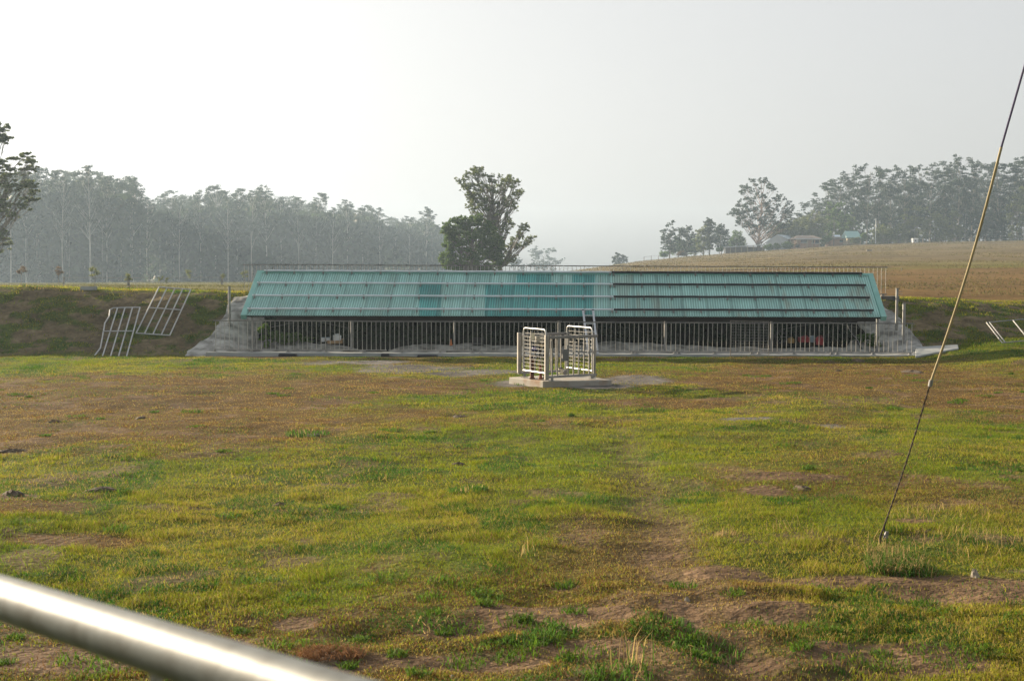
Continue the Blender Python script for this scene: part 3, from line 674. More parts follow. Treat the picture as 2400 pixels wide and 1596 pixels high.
# saplings on the left paddock
for i, (x, yb, yt, lf, lab) in enumerate([
    (50, 680, 622, 'leafrusty', 'thin rusty-leaved sapling furthest left on the paddock'), (137, 682, 624, 'leafrusty', 'rusty-leaved sapling second from the left on the paddock'),
    (222, 680, 620, 'leafyoung', 'fullest green sapling on the left paddock, by the small trough'), (302, 678, 638, 'leafyoung', 'small pale sapling with a guard on its stem'),
    (377, 672, 646, 'leafyoung', 'small yellow-green sapling behind the upper gate panel'), (391, 671, 652, 'leafyoung', 'tiny sapling hard against the right of another, behind the upper gate panel'),
    (446, 672, 631, 'leafyoung', 'bright yellow-green sapling above the right corner of the upper gate panel'), (523, 669, 640, 'leafyoung', 'thin leaning sapling near the left end of the back railing'), (573, 669, 632, 'leafyoung', 'sapling seen through the left end of the back railing')]):
    d = 96 if yb > 675 else 130; b = P(x, yb, d); b.z = TZ(b.x, d); H = P(x, yt, d).z-b.z; w = H*.22
    mb = MB(); mb.tube([(0, 0, 0), (.02, 0, H*.5), (.0, 0, H*.9)], [.025, .018, .008], 5)
    if i == 3: mb.tube([(0, 0, 0), (0, 0, H*.28)], [.11, .06], 6)
    cs = []
    for j in range(9):
        c = Vector((random.uniform(-1, 1)*w, random.uniform(-1, 1)*w, H*random.uniform(.45, .93))); cs.append(tuple(c))
        mb.tube([(0, 0, c.z-H*.12), c], [.01, .004], 3)
    v_, q_ = leafcloud(cs, [w*.55]*9, 520, .05, .9, .2)
    t = thing('sapling', lab, 'tree', (0, 0, 0), 'saplings planted on the left paddock'); mb.build('trunk', M['barkdark'], t); npmesh('crown', v_, q_, M[lf], t); t.location = b

# ------------------------------------------------------------ shed
EL, ER, RL, RR = P(564, 739.5, 42.35), P(2078, 743.5, 41.9), P(603, 637, 44.4), P(2046, 643.5, 43.95)
nrm = (ER-EL).cross(RL-EL).normalized()
if nrm.z < 0: nrm = -nrm
def roofp(u, v, h=0.0):    # u along 0..1, v from eave 0 to ridge 1
    a = EL.lerp(ER, u); b = RL.lerp(RR, u); return a.lerp(b, v)+nrm*h
shed = thing('shelter_shed', 'long low open shed with a teal corrugated roof built against the bank', 'shed', tuple(EL.lerp(ER, .5)*1.0))
Lr = (ER-EL).length; waves = int(Lr*.985/.076); NU = waves*7; NV = 11
uu = np.linspace(.0075, .9925, NU); vv_ = np.linspace(0, .985, NV)
# bands of sheets: lap lines make three courses
V = np.empty((NV, NU, 3)); Cc = np.empty((NV, NU, 3))
nr = np.array(nrm); el, er, rl, rr_ = [np.array(a) for a in (EL, ER, RL, RR)]
ph = np.linspace(0, waves*2*np.pi, NU)
def pxu(x, v):      # photo x on roof -> u
    xa = 564+(603-564)*v; xb = 2078+(2046-2078)*v; return (x-xa)/(xb-xa)
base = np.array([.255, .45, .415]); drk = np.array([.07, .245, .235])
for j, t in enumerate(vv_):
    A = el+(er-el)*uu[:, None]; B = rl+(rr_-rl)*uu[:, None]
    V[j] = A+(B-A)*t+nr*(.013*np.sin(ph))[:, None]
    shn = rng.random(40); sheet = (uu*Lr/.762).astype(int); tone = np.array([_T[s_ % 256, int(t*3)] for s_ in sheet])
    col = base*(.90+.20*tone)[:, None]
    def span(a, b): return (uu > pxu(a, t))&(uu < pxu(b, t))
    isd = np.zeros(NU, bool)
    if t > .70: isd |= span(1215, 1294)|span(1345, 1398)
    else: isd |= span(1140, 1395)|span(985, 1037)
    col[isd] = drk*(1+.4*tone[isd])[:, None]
    stn = fbm(uu*Lr*5.0, np.full(NU, t*2.2), 3, 17); wv = _T[(np.floor(ph/(2*np.pi)).astype(int)) % 256, 9]
    sw = (sst(.60, .78, stn)*(.14+.34*sst(.45, .75, uu)))[:, None]
    col = col*(.95+.09*wv)[:, None]; col = col*(1-sw)+np.array([.22, .19, .13])*sw
    col = col*(1-.35*(np.abs((uu*Lr/.762) % 1-.5) > .47))[:, None]
    Cc[j] = col*(1.0+.28*np.sin(ph))[:, None]  # rib shading put into the colour, over faded crests and dirty valleys
ii = np.arange(NU*NV).reshape(NV, NU)
q_ = np.stack([ii[:-1, :-1], ii[:-1, 1:], ii[1:, 1:], ii[1:, :-1]], -1).reshape(-1, 4)
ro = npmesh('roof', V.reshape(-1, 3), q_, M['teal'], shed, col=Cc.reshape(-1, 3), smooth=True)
sm = ro.modifiers.new('s', 'SOLIDIFY'); sm.thickness = .004; sm.offset = -1
for u0_, u1_ in ((0, .0085), (.9915, 1.0)):
    mb = MB(); a, b, c, d = roofp(u0_, -.005, .03), roofp(u1_, -.005, .03), roofp(u1_, 1, .03), roofp(u0_, 1, .03); dn = nrm*.16
    mb.add([a, b, c, d, a-dn, b-dn, c-dn, d-dn], [(0, 1, 2, 3), (7, 6, 5, 4), (0, 4, 5, 1), (1, 5, 6, 2), (2, 6, 7, 3), (3, 7, 4, 0)])
    mb.build('barge_board', M['tealflat'], shed, bevel=.006)
mb = MB(); a, b = roofp(0, .965, .028), roofp(1, .965, .028); c, d = roofp(1, 1.01, .034), roofp(0, 1.01, .034); dn = nrm*.02
mb.add([a, b, c, d, a-dn, b-dn, c-dn, d-dn], [(0, 1, 2, 3), (7, 6, 5, 4), (0, 4, 5, 1), (1, 5, 6, 2), (2, 6, 7, 3), (3, 7, 4, 0)]); mb.build('ridge_cap', M['tealflat'], shed)
mb = MB()
for t in (.04, .35, .66, .95): mb.bar(roofp(.005, t, -.07), roofp(.995, t, -.07), .05, .09, nrm)
mb.build('purlins', M['timber'], shed)
split_px = {.985: 1438, .70: 1439, .41: 1441, .12: 1443}
for k, t in enumerate((.985, .70, .41, .115)):
    us = pxu(1438+k*2, t); u0_ = .008+(.0 if k else .004); u1_ = .984-(.006*(3-k) if k != 3 else 0)*0
    for (a, b, m_, rad_, nm) in ((u0_, us, 'silverpipe', .030, 'pale grey pipe'), (us-.001, .982, 'blackpipe', .034, 'black pipe')):
        pts = [roofp(a+(b-a)*i/24, t+math.sin(i*1.7+k)*.0022, .068) for i in range(25)]
        mb = MB(); mb.tube(pts, rad_, 8); po = mb.build('roof_pipe', M[m_], shed, smooth=True); po['label'] = nm+' clipped along the roof'
        nb = int((b-a)*Lr/.87); 
        for i in range(nb+1):
            u = a+.004+(b-a-.008)*i/nb+random.uniform(-.001, .001); c = roofp(u, t-.02, .03)
            cb = MB(); cb.box(c, (.05, .06, .05), rx=R(32)); cb.box(roofp(u, t, .104), (.05, .02, .012), rx=R(32)); cb.box(roofp(u, t-.035, .03), (.015, .13, .03), rx=R(32))
            cl = cb.build('clamp', M['galvdull'], None); cl.parent = po; cl.matrix_parent_inverse = Matrix.Translation(-shed.location)
            cl.matrix_parent_inverse = Matrix.Identity(4)
# posts
for x in (592, 826, 1069, 1314, 1563, 1811, 2057):
    u = pxu(x, .1); top = roofp(u, .06, -.12); z = TZ(top.x, top.y)
    mb = MB(); mb.tube([(top.x, top.y, z), top], .035, 10); po = mb.build('post', M['galvdull'], shed, smooth=True)
    mb = MB(); mb.box((top.x, top.y, z+.06), (.5, .18, .05)); po2 = mb.build('base_plate', M['darkconc'], shed)
    u2 = roofp(u, .97, -.1); mb = MB(); mb.tube([(u2.x, u2.y, TZ(u2.x, u2.y)-.1), u2], .035, 8); mb.build('post', M['galvdull'], shed, smooth=True)
mb = MB(); a = roofp(.012, .3, -.1); f_ = roofp(pxu(592, .1), .06, -.12)
mb.tube([(f_.x+.03, f_.y, TZ(f_.x, f_.y)+.2), (a.x+.25, a.y-.4, a.z-.35)], .02, 6); mb.build('brace', M['galvdull'], shed)
mb = MB()    # cross wires under the roof
for ua, ub in ((.03, .16), (.845, .99)):
    p1 = roofp(ua, .3, -1.0); p2 = roofp(ub, .3, -.35); p3 = roofp(ua, .3, -.35); p4 = roofp(ub, .3, -1.0)
    mb.tube([p1, p2], .006, 4); mb.tube([p3, p4], .006, 4)
mb.build('bracing_wire', M['galvdull'], shed)
mb = MB(); a = roofp(.055, -.003, -.02); b = roofp(.985, -.003, -.02); mb.bar(a-nrm*.07+Vector((0, .12, 0)), b-nrm*.07+Vector((0, .12, 0)), .04, .14); mb.build('eave_beam', M['timber'], shed)

# sprayed concrete over the cut bank and the apron
def poly_sd(X, Y, poly):
    ins = np.zeros(X.shape, bool); dist = np.full(X.shape, 1e9); n = len(poly); j = n-1
    for i in range(n):
        xi, yi = poly[i]; xj, yj = poly[j]
        with np.errstate(divide='ignore', invalid='ignore'):
            cnd = ((yi > Y) != (yj > Y))&(X < (xj-xi)*(Y-yi)/(yj-yi+1e-12)+xi)
        ins ^= cnd; ex, ey = xj-xi, yj-yi; t = np.clip(((X-xi)*ex+(Y-yi)*ey)/(ex*ex+ey*ey+1e-12), 0, 1)
        dist = np.minimum(dist, np.hypot(X-xi-t*ex, Y-yi-t*ey)); j = i
    return np.where(ins, dist, -dist)
def apron(name, pts, label, cat='concrete apron', thick=.05, st=.06, m='concrete', nz=.5):
    X0, X1 = min(p[0] for p in pts)-.3, max(p[0] for p in pts)+.3; Y0, Y1 = min(p[1] for p in pts)-.3, max(p[1] for p in pts)+.3
    gx, gy = np.meshgrid(np.arange(X0, X1, st), np.arange(Y0, Y1, st)); sdv = poly_sd(gx, gy, pts)+(fbm(gx*1.6, gy*1.6, 4, 7)-.5)*nz
    z = terrain(gx, gy)+np.clip(sdv*.6, -.12, thick)+(fbm(gx*2, gy*2, 4, 13)-.5)*.06
    ny, nx = gx.shape; I = np.arange(nx*ny).reshape(ny, nx); keep = (sdv > -.12)
    kq = keep[:-1, :-1]|keep[1:, 1:]|keep[:-1, 1:]|keep[1:, :-1]
    q = np.stack([I[:-1, :-1], I[:-1, 1:], I[1:, 1:], I[1:, :-1]], -1)[kq]
    o = npmesh(name, np.stack([gx, gy, z], -1).reshape(-1, 3), q, M[m], smooth=True); return tag(o, label, cat)
lp = [PT(x, y) for x, y in ((436, 834), (442, 820), (470, 802), (498, 785), (508, 765), (524, 740), (540, 710), (548, 698), (575, 696))]
apron('concrete_apron', [(p.x, p.y) for p in lp]+[(-8.0, 45.9), (-8.0, 43.3), (-6.5, 43.2), (-5, 42.9), (-4.2, 42.2), (-3.4, 42.9), (-1, 43.1), (1.2, 42.8), (3, 43.2), (6, 42.9), (9, 42.8), (10.4, 42.9), (11.2, 43.7), (11.2, 45.9), (12.1, 45.9), (12.6, 44.5), (12.75, 43), (12.7, 41.0), (5, 41.05), (-9.2, 41.05), (-9.35, 40.85)],
      'rough sprayed grey concrete apron flowing down the bank around both shed ends', nz=.35)
# flap of concrete on the right, tipped edge slab
c4 = [PT(2145, 836, .05), PT(2146, 814, .05), PT(2245, 808, .12), PT(2247, 818, .02)]
mb = MB(); tp = [Vector(p)+Vector((0, 0, .015)) for p in c4]; bt = [Vector(p)-Vector((0, 0, .05)) for p in c4]
mb.add(tp+bt, [(3, 2, 1, 0), (4, 5, 6, 7), (0, 1, 5, 4), (1, 2, 6, 5), (2, 3, 7, 6), (3, 0, 4, 7)])
tag(mb.build('concrete_wing', M['slab' if False else 'kerb'], None, bevel=.02), 'pale tapering concrete wing lying on the grass at the right end of the kerb', 'concrete slab')
# kerb
kl, kr = P(482, 837, 40.95), P(2150, 837, 40.65)
kl.z = TZ(kl.x, kl.y); kr.z = TZ(kr.x, kr.y)
ktop_l, ktop_r = P(482, 825.5, 40.95).z, P(2150, 833, 40.65).z
mb = MB(); n = 40; dv = Vector((0, .3, 0))
vs = []
for i in range(n+1):
    t = i/n; p = kl.lerp(kr, t); zt = ktop_l+(ktop_r-ktop_l)*t+math.sin(i*2.1)*.004
    vs += [(p.x, p.y, p.z-.25), (p.x, p.y, zt), (p.x, p.y+.3, zt+.004), (p.x, p.y+.3, p.z-.25)]
fs = []
for i in range(n):
    for k in range(4): fs.append((i*4+k, i*4+(k+1) % 4, (i+1)*4+(k+1) % 4, (i+1)*4+k))
fs += [(0, 1, 2, 3)[::-1], tuple(range(n*4, n*4+4))]
mb.add(vs, fs); tag(mb.build('kerb', M['kerb'], bevel=.012), 'long grey concrete kerb carrying the front railing', 'kerb')

# railings
def railing(name, label, A, B, hb, ht, n_p, feet, m_p, lab_feet=True, r=.009, top=.042, sag=.0):
    t = thing(name, label, 'railing', tuple(A)); n_seg = 8
    mb = MB()
    def L(u, z): p = A.lerp(B, u); return Vector((p.x, p.y, p.z+z+math.sin(u*17)*.004))
    for i in range(n_seg): mb.bar(L(i/n_seg+.0004, ht), L((i+1)/n_seg-.0004, ht), top, top*.8)
    mb.build('top_rail', M['railtop'], t)
    mb = MB()
    for i in range(n_seg): mb.bar(L(i/n_seg+.0012, hb), L((i+1)/n_seg-.0012, hb), .03, .03)
    mb.build('bottom_rail', M['galvdull'], t)
    rest = MB(); skip = set(range(n_p)) if n_p <= 100 else set(range(n_p-100, n_p))
    for i in range(n_p):
        u = (i+.5)/n_p; a = L(u, hb); b = L(u, ht); a.x += random.uniform(-.004, .004); b.x += random.uniform(-.004, .004)
        mid = a.lerp(b, .5)+Vector((random.uniform(-1, 1)*.012 if random.random() < .06 else 0, 0, 0))
        q_ = MB() if i in skip else rest
        q_.tube([a, mid, b], r, 6, cap=False)
        if i in skip: q_.build('picket', m_p, t, smooth=True)
    if rest.v: tag(rest.build('picket', m_p, t), kind='stuff')
    for u in feet:
        q_ = MB(); p = A.lerp(B, u); zb = .0
        q_.box((p.x, p.y, p.z+hb-.035), (.07, .05, .045)); q_.box((p.x, p.y, p.z+(hb-.05)/2-.01), (.03, .03, max(.02, hb-.05))); q_.box((p.x, p.y-.01, p.z+.006), (.14, .08, .012))
        q_.build('foot', M['galvdull'], t)
    return t
A = P(500, 818, 41.1); A.z = ktop_l+.004; B = P(2142, 826, 40.82); B.z = ktop_r+.004
htl = P(500, 751.5, 41.1).z-A.z; hb_ = max(.07, P(500, 819, 41.1).z-A.z)
print('front rail', A, B, htl, hb_)
fx = [504, 590, 677, 766, 856, 945, 1034, 1110, 1130, 1222, 1310, 1396, 1486, 1494, 1584, 1593, 1677, 1764, 1780, 1863, 1950, 1963, 2047, 2133]
railing('front_railing', 'steel railing of thin vertical pickets on the kerb in front of the shed', A, B, hb_, htl, 152, [(x-500)/1642 for x in fx], M['picket'])
A = P(568, 686, 46.25); A.z = TZ(A.x, A.y)+.05; B = P(2080, 688, 45.9); B.z = TZ(B.x, B.y)+.05
ztop = P(568, 620.5, 46.25).z; ztr = P(2080, 626.5, 45.9).z
print('back rail', A, B, ztop, ztr)
avgz = (A.z+B.z)/2; A.z = ztop-.95; B.z = ztr-.95
railing('back_railing', 'steel railing along the top of the bank behind the shed roof', A, B, .05, .95, 155, [.004, .25, .5, .75, .993], M['picket'])
# plinth under it
for (x0, x1, yt, yb, lab) in ((548, 606, 691, 699, 'low dark concrete plinth under the left end of the back railing'), (2064, 2110, 694, 712, 'dark concrete block under the right end of the back railing')):
    a = P(x0, yt, 46.1); b = P(x1, yt, 46.0); c = P(x0, yb+6, 46.1); mb = MB()
    mb.box(((a.x+b.x)/2, 46.3, (a.z+c.z)/2), (b.x-a.x, .5, a.z-c.z)); tag(mb.build('plinth', M['darkconc'], bevel=.02), lab, 'concrete block')
# standing posts beside the shed
for (x, yt, yb, r_, m_, lab) in ((538, 673, 768, .043, 'galvdull', 'thick dark steel post standing in the concrete left of the shed'), (2101, 677, 778, .043, 'galvdull', 'tall dark steel post right of the shed roof'), (2117.5, 712, 808, .05, 'galvdull', 'shorter steel post furthest right on the concrete')):
    b = PT(x, yb); tpz = P(x, yt, b.y).z; t = thing('steel_post', lab, 'post', tuple(b)); mb = MB(); mb.tube([b-Vector((0, 0, .15)), (b.x, b.y, tpz)], r_, 12); mb.build('pole', M[m_], t, smooth=True)
    mb = MB(); mb.tube([(b.x, b.y, tpz-.001), (b.x, b.y, tpz+.02)], r_*1.06, 12); mb.build('cap', M['galvdull'], t)
    if x == 2101:
        for zz in (.93, .88): mb = MB(); mb.bar((b.x+.03, b.y, b.z+(tpz-b.z)*zz), (b.x+.17, b.y, b.z+(tpz-b.z)*zz), .012, .012); mb.build('lug', M['galvdull'], t)
# near-black leaves added to deepen the shade on the bank below the roof
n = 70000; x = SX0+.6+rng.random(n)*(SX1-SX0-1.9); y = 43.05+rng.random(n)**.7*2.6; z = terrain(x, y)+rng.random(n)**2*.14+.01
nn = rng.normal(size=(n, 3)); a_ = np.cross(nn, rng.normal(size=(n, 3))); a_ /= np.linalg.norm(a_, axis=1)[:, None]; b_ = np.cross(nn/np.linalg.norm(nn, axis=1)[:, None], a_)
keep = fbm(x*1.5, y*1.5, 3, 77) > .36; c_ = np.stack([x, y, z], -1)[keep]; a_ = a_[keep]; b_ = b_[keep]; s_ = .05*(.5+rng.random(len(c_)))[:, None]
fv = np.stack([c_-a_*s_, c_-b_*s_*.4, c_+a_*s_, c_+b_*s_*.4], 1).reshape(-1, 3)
tag(npmesh('shade_leaf_cover', fv, np.arange(len(fv)).reshape(-1, 4), M['leafdark']), 'dark low leaf cover added to deepen the shade on the bank under the roof', 'added leaf cover', kind='stuff')
def clumpplant(px, py, d, w, h, lf, lab, n=900, ls=.05):
    p = P(px, py, d); p.z = TZ(p.x, p.y); cs = [(random.uniform(-.5, .5)*w, random.uniform(-.3, .3)*w, random.uniform(.1, .9)*h) for _ in range(10)]
    v_, q_ = leafcloud(cs, [w*.32]*10, n, ls, .9); t = thing('fern_plant', lab, 'plant', (0, 0, 0)); npmesh('foliage', v_, q_, M[lf], t)
    mb = MB(); mb.tube([(0, 0, 0), (.03, 0, h*.8)], [.015, .005], 5); mb.build('stem', M['barkdark'], t); t.location = p
clumpplant(617, 800, 42.75, .28, .85, 'leafbright', 'bright green fern climbing at the left end under the shed roof')
clumpplant(700, 795, 43.0, .6, .3, 'leafdense', 'low green plant behind the railing right of the bright fern', 700)
clumpplant(655, 795, 43.0, .7, .4, 'leafdense', 'green weed patch behind the railing by the left end', 800)
clumpplant(2036, 800, 42.9, .5, .35, 'leafdense', 'green plant in the right corner under the shed roof', 700)

# ------------------------------------------------------------ things lying under the roof
def onT(px, py, lift=0): p = PT(px, py, lo=35); p.z = TZ(p.x, p.y)+lift; return p
def canister(name, px, py, w, d, h, m_, lab, cap='blackmetal', rz=.2):
    p = onT(px, py, .05); t = thing(name, lab, 'container', tuple(p)); mb = MB(); mb.box((p.x, p.y, p.z+h*.42), (w, d, h*.84), rz); mb.box((p.x, p.y, p.z+h*.9), (w*.8, d*.7, h*.12), rz, taper=.6); mb.build('body', M[m_], t, bevel=.02)
    mb = MB(); mb.tube([(p.x-w*.25, p.y, p.z+h*.94), (p.x-w*.25, p.y, p.z+h*1.05)], .02, 8); mb.build('lid', M[cap], t)
    mb = MB(); mb.tube([(p.x-w*.1, p.y, p.z+h*.93), (p.x, p.y, p.z+h*1.04), (p.x+w*.3, p.y, p.z+h*1.04), (p.x+w*.35, p.y, p.z+h*.93)], .012, 6); mb.build('handle', M[m_], t)
canister('box_container', 790, 803, .24, .22, .22, 'white', 'white plastic container resting tilted on cardboard behind the railing', 'white', .3)
p = onT(786, 806, .06); mb = MB(); mb.box((p.x-.02, p.y-.05, p.z), (.46, .3, .09), .3)
t = thing('cardboard_box', 'flattened brown cardboard box under the white container', 'box', tuple(p)); mb.build('carton', M['card'], t, bevel=.008); mb = MB(); mb.box((p.x+.2, p.y-.02, p.z+.07), (.14, .26, .01), .3, ry=-.5); mb.build('flap', M['card'], t)
for x, lab in ((757, 'left one of two small white tubs behind the railing'), (769, 'small white tub nearer the white container')):
    p = onT(x, 804, .04); t = thing('tub', lab, 'tub', tuple(p)); mb = MB(); mb.lathe(p, [(0, .055), (.12, .07), (.125, .062)], 14); mb.build('body', M['white'], t, smooth=True); mb = MB(); mb.lathe(p+Vector((0, 0, .126)), [(0, .074), (.015, .074)], 14); mb.build('lid', M['paleblue'], t)
canister('fuel_can', 1884, 806, .34, .2, .2, 'red', 'wide red plastic container with a pale stripe under the right end of the roof')
canister('fuel_can', 1921, 812, .24, .2, .28, 'red', 'upright red plastic container right of the wide red one', rz=-.3)
canister('water_can', 1903, 806, .16, .16, .2, 'paleblue', 'pale blue-grey container between the two red ones', 'white')
canister('ochre_can', 1853, 808, .18, .18, .18, 'yellow', 'dull ochre container left of the wide red one')
def barrow():
    p = onT(1830, 806, .02); t = thing('wheel', 'dark spoked wheel leaning in the shade left of the ochre container', 'wheel', tuple(p)); mb = MB(); c = p+Vector((0, 0, .2)); N = 20
    ring = [c+Vector((math.cos(i*2*math.pi/N)*.18, 0.02*math.sin(i), math.sin(i*2*math.pi/N)*.18)) for i in range(N+1)]; mb.tube(ring, .025, 8); mb.build('tyre', M['rubber'], t, smooth=True)
    mb = MB()
    for i in range(6): a = i*math.pi/3; mb.tube([c, c+Vector((math.cos(a)*.17, 0, math.sin(a)*.17))], .005, 4)
    mb.build('spokes', M['galvdull'], t)
barrow()
def crate(px, py, lab):
    p = onT(px, py, .02); t = thing('crate', lab, 'crate', tuple(p)); mb = MB(); w, d, h = .28, .22, .26
    for k in range(4):
        z = p.z+.04+k*.065
        for a, b in (((-w, -d), (w, -d)), ((w, -d), (w, d)), ((w, d), (-w, d)), ((-w, d), (-w, -d))): mb.bar((p.x+a[0]/2*1.2, p.y+a[1]/2, z), (p.x+b[0]/2*1.2, p.y+b[1]/2, z), .012, .045)
    mb.build('side_slats', M['blackmetal'], t); mb = MB()
    for sx in (-1, 1):
        for sy in (-1, 1): mb.bar((p.x+sx*w/2*1.2, p.y+sy*d/2, p.z), (p.x+sx*w/2*1.2, p.y+sy*d/2, p.z+h), .025, .025, (1, 0, 0))
    mb.build('corner_posts', M['blackmetal'], t)
crate(1120, 812, 'black slatted crate in the shade behind the railing')
p = onT(1057, 812, .01); t = thing('traffic_cone', 'small orange cone behind the railing beside a shed post', 'cone', tuple(p)); mb = MB(); mb.lathe(p+Vector((0, 0, .02)), [(0, .05), (.2, .012)], 12); mb.build('cone', M['orange'], t, smooth=True); mb = MB(); mb.box(p+Vector((0, 0, .01)), (.14, .14, .02)); mb.build('base', M['blackmetal'], t)
p = onT(1990, 800, 0); t = thing('hose', 'dark ribbed hose hanging steeply under the right end of the roof', 'hose', tuple(p)); mb = MB(); q0 = P(2020, 825, 42.6); q1 = P(1985, 760, 43.1); q0.z = TZ(q0.x, q0.y)+.05
mb.tube([q0, q0.lerp(q1, .5)+Vector((.04, 0, -.03)), q1], .03, 8); mb.build('tube', M['rubber'], t, smooth=True)
mb = MB()
for i in range(16): c = q0.lerp(q1, .1+.055*i); mb.box(c+Vector((.03*math.sin(i*.4), -.03, 0)), (.02, .012, .018))
mb.build('clips', M['white'], t)
# black rubber pieces lying along the kerb
for x0, x1, y0, y1, lab in ((652, 695, 829, 838, 'black half-round rubber trough against the kerb, leftmost of three dark pieces'), (892, 913, 829, 843, 'short square black rubber piece over the kerb edge'), (977, 1027, 832, 843, 'long black rubber slab against the kerb nearest the steel pen')):
    a = P(x0, y1, 40.75); b = P(x1, y1, 40.75); h = P(x0, y0, 40.75).z-a.z; t = thing('rubber_piece', lab, 'rubber piece', tuple(a)); mb = MB(); w = b.x-a.x
    prof = [(0, .05), (.06, 0), (w-.06, 0), (w, .05), (w-.02, h), (.02, h)]
    vs = [(a.x+px_, a.y-.03, a.z+pz_) for px_, pz_ in prof]+[(a.x+px_, a.y+.16, a.z+pz_) for px_, pz_ in prof]
    mb.add(vs, [tuple(range(6)), tuple(range(11, 5, -1))]+[(i, i+6, (i+1) % 6+6, (i+1) % 6)[::1] for i in range(6)]); mb.build('slab', M['rubber'], t, bevel=.01)
    mb = MB(); mb.box((a.x+w/2, a.y+.06, a.z+h-.004), (w*.8, .05, .016)); mb.build('rib', M['rubber'], t)

# ladder
lb0, lb1 = P(1379, 826, 41.0), P(1401, 829, 40.9); lt0, lt1 = P(1366.5, 728, 42.15), P(1390, 728, 42.15)
lb0.z = max(lb0.z, ktop_l); lb1.z = max(lb1.z, ktop_l)
t = thing('ladder', 'aluminium ladder leaning on the roof edge behind the steel pen', 'ladder', tuple(lb0.lerp(lb1, .5)))
for a, b in ((lb0, lt0), (lb1, lt1)):
    mb = MB(); mb.bar(a, b, .03, .06, (1, 0, 0)); s_ = mb.build('side_rail', M['alu'], t)
    mb = MB(); mb.bar(b, b+(b-a).normalized()*.03, .045, .07, (1, 0, 0)); mb.build('end_cap', M['blackmetal'], t)
for k in range(5):
    f_ = .12+.19*k; mb = MB(); mb.tube([lb0.lerp(lt0, f_), lb1.lerp(lt1, f_)], .016, 8); mb.build('rung', M['alu'], t, smooth=True)
# mesh panel in front of the railing
A0, B0 = P(1712, 838, 40.5), P(1802, 839, 40.5); A1, B1 = P(1712, 752, 40.78), P(1802, 754, 40.78)
t = thing('mesh_panel', 'wire mesh panel in a thin brown frame leaning against the front railing', 'mesh panel', tuple(A0))
mb = MB(); mb.tube([A0, A1, B1, B0, A0], .014, 8); mb.build('frame', M['postwood'], t, smooth=True)
mb = MB()
for i in range(1, 14): mb.tube([A0.lerp(B0, i/14), A1.lerp(B1, i/14)], .0028, 4)
for i in range(1, 13): mb.tube([A0.lerp(A1, i/13), B0.lerp(B1, i/13)], .0028, 4)
mb.build('wires', M['galvdull'], t)

# ------------------------------------------------------------ panels on the bank
def quadpanel(name, TL, TR, BL, BR, nb, mid, lab, r=.022, bend=None, m_='galv'):
    t = thing(name, lab, 'gate panel', tuple(BL))
    def Q(u, v): return BL.lerp(BR, u).lerp(TL.lerp(TR, u), v)
    us_ = nb if isinstance(nb, list) else [i/(nb-1) for i in range(nb)]
    for i, u in enumerate(us_):
        mb = MB()
        if bend and i == 0: pts = [Q(-.02, 0), Q(.10, .18), Q(.05, .42), Q(-.01, .68), Q(.06, .82), Q(.02, .96)]
        else: pts = [Q(u, 0), Q(u, .5), Q(u, 1)]
        mb.tube(pts, r, 8); mb.build('bar', M[m_], t, smooth=True)
    mb = MB(); mb.tube([Q(0, 0), Q(1, 0)], r*.9, 8); mb.build('end_rail', M[m_], t, smooth=True)
    mb = MB(); mb.tube([Q(.02, .96), Q(.1, 1), Q(1, 1)] if bend else [Q(0, 1), Q(1.01, 1)], r, 8); mb.build('end_rail', M[m_], t, smooth=True)
    if mid: mb = MB(); mb.tube([Q(0.03, mid)+Vector((0, -.03, .02)), Q(1, mid)+Vector((0, -.03, .02))], r*.8, 8); mb.build('cross_rail', M[m_], t, smooth=True)
quadpanel('gate_panel', P(373, 673, 45.3), P(447, 679, 45.2), PT(319, 781, .10), PT(398, 786, .10), 5, .53, 'straight steel gate panel propped high on the left bank')
quadpanel('gate_panel', P(258, 722, 44.2), P(328, 720.5, 44.2), P(221, 837, 41.2), P(296, 838, 41.15), 5, .5, 'bent steel gate panel standing at the foot of the left bank', bend=True)
quadpanel('gate_panel', PT(2312, 756, .40), PT(2480, 741, .40), PT(2349, 803.5, .25), PT(2520, 788, .25), [0, .04, .36, .7, 1], 0, 'steel gate panel lying on the right bank, cut by the frame edge', r=.019, m_='galvdull')
mb = MB()

# ------------------------------------------------------------ steel pen on its slab
pad_c = [PZ(1193, 884, .11), PZ(1273, 893.5, .11), PZ(1434, 890.5, .11)]; pad_c.append(PZ(1352, 876, .11))
mb = MB(); tp = [Vector(p) for p in pad_c]; bt = [Vector((p.x, p.y, -.15)) for p in pad_c]
mb.add(tp+bt, [(0, 1, 2, 3), (7, 6, 5, 4), (0, 4, 5, 1), (1, 5, 6, 2), (2, 6, 7, 3), (3, 7, 4, 0)])
tag(mb.build('concrete_slab', M['slab'], bevel=.015), 'pale rust-stained concrete slab under the steel pen in the paddock', 'concrete slab')
Lc, Cc_, Rc_ = PZ(1217, 876, .2), PZ(1281, 886, .2), PZ(1393, 880, .2); Bc_ = Lc+Rc_-Cc_
print('pen', Lc, Cc_, Rc_, Bc_)
pen = thing('steel_pen', 'small galvanised steel pen with two arched mesh gates on a concrete slab', 'pen', (Cc_.x, Cc_.y, .13))
ZB, ZT = .22, 1.09
def seg(a, b, z0, z1, u0=0, u1=1): return (Vector((a.x, a.y, 0)).lerp(Vector((b.x, b.y, 0)), u0)+Vector((0, 0, z0)), Vector((a.x, a.y, 0)).lerp(Vector((b.x, b.y, 0)), u1)+Vector((0, 0, z1)))
M['penlight'] = mat('pen_steel', (.29, .27, .235), .6, .25, col2=(.19, .18, .165), scale=6)
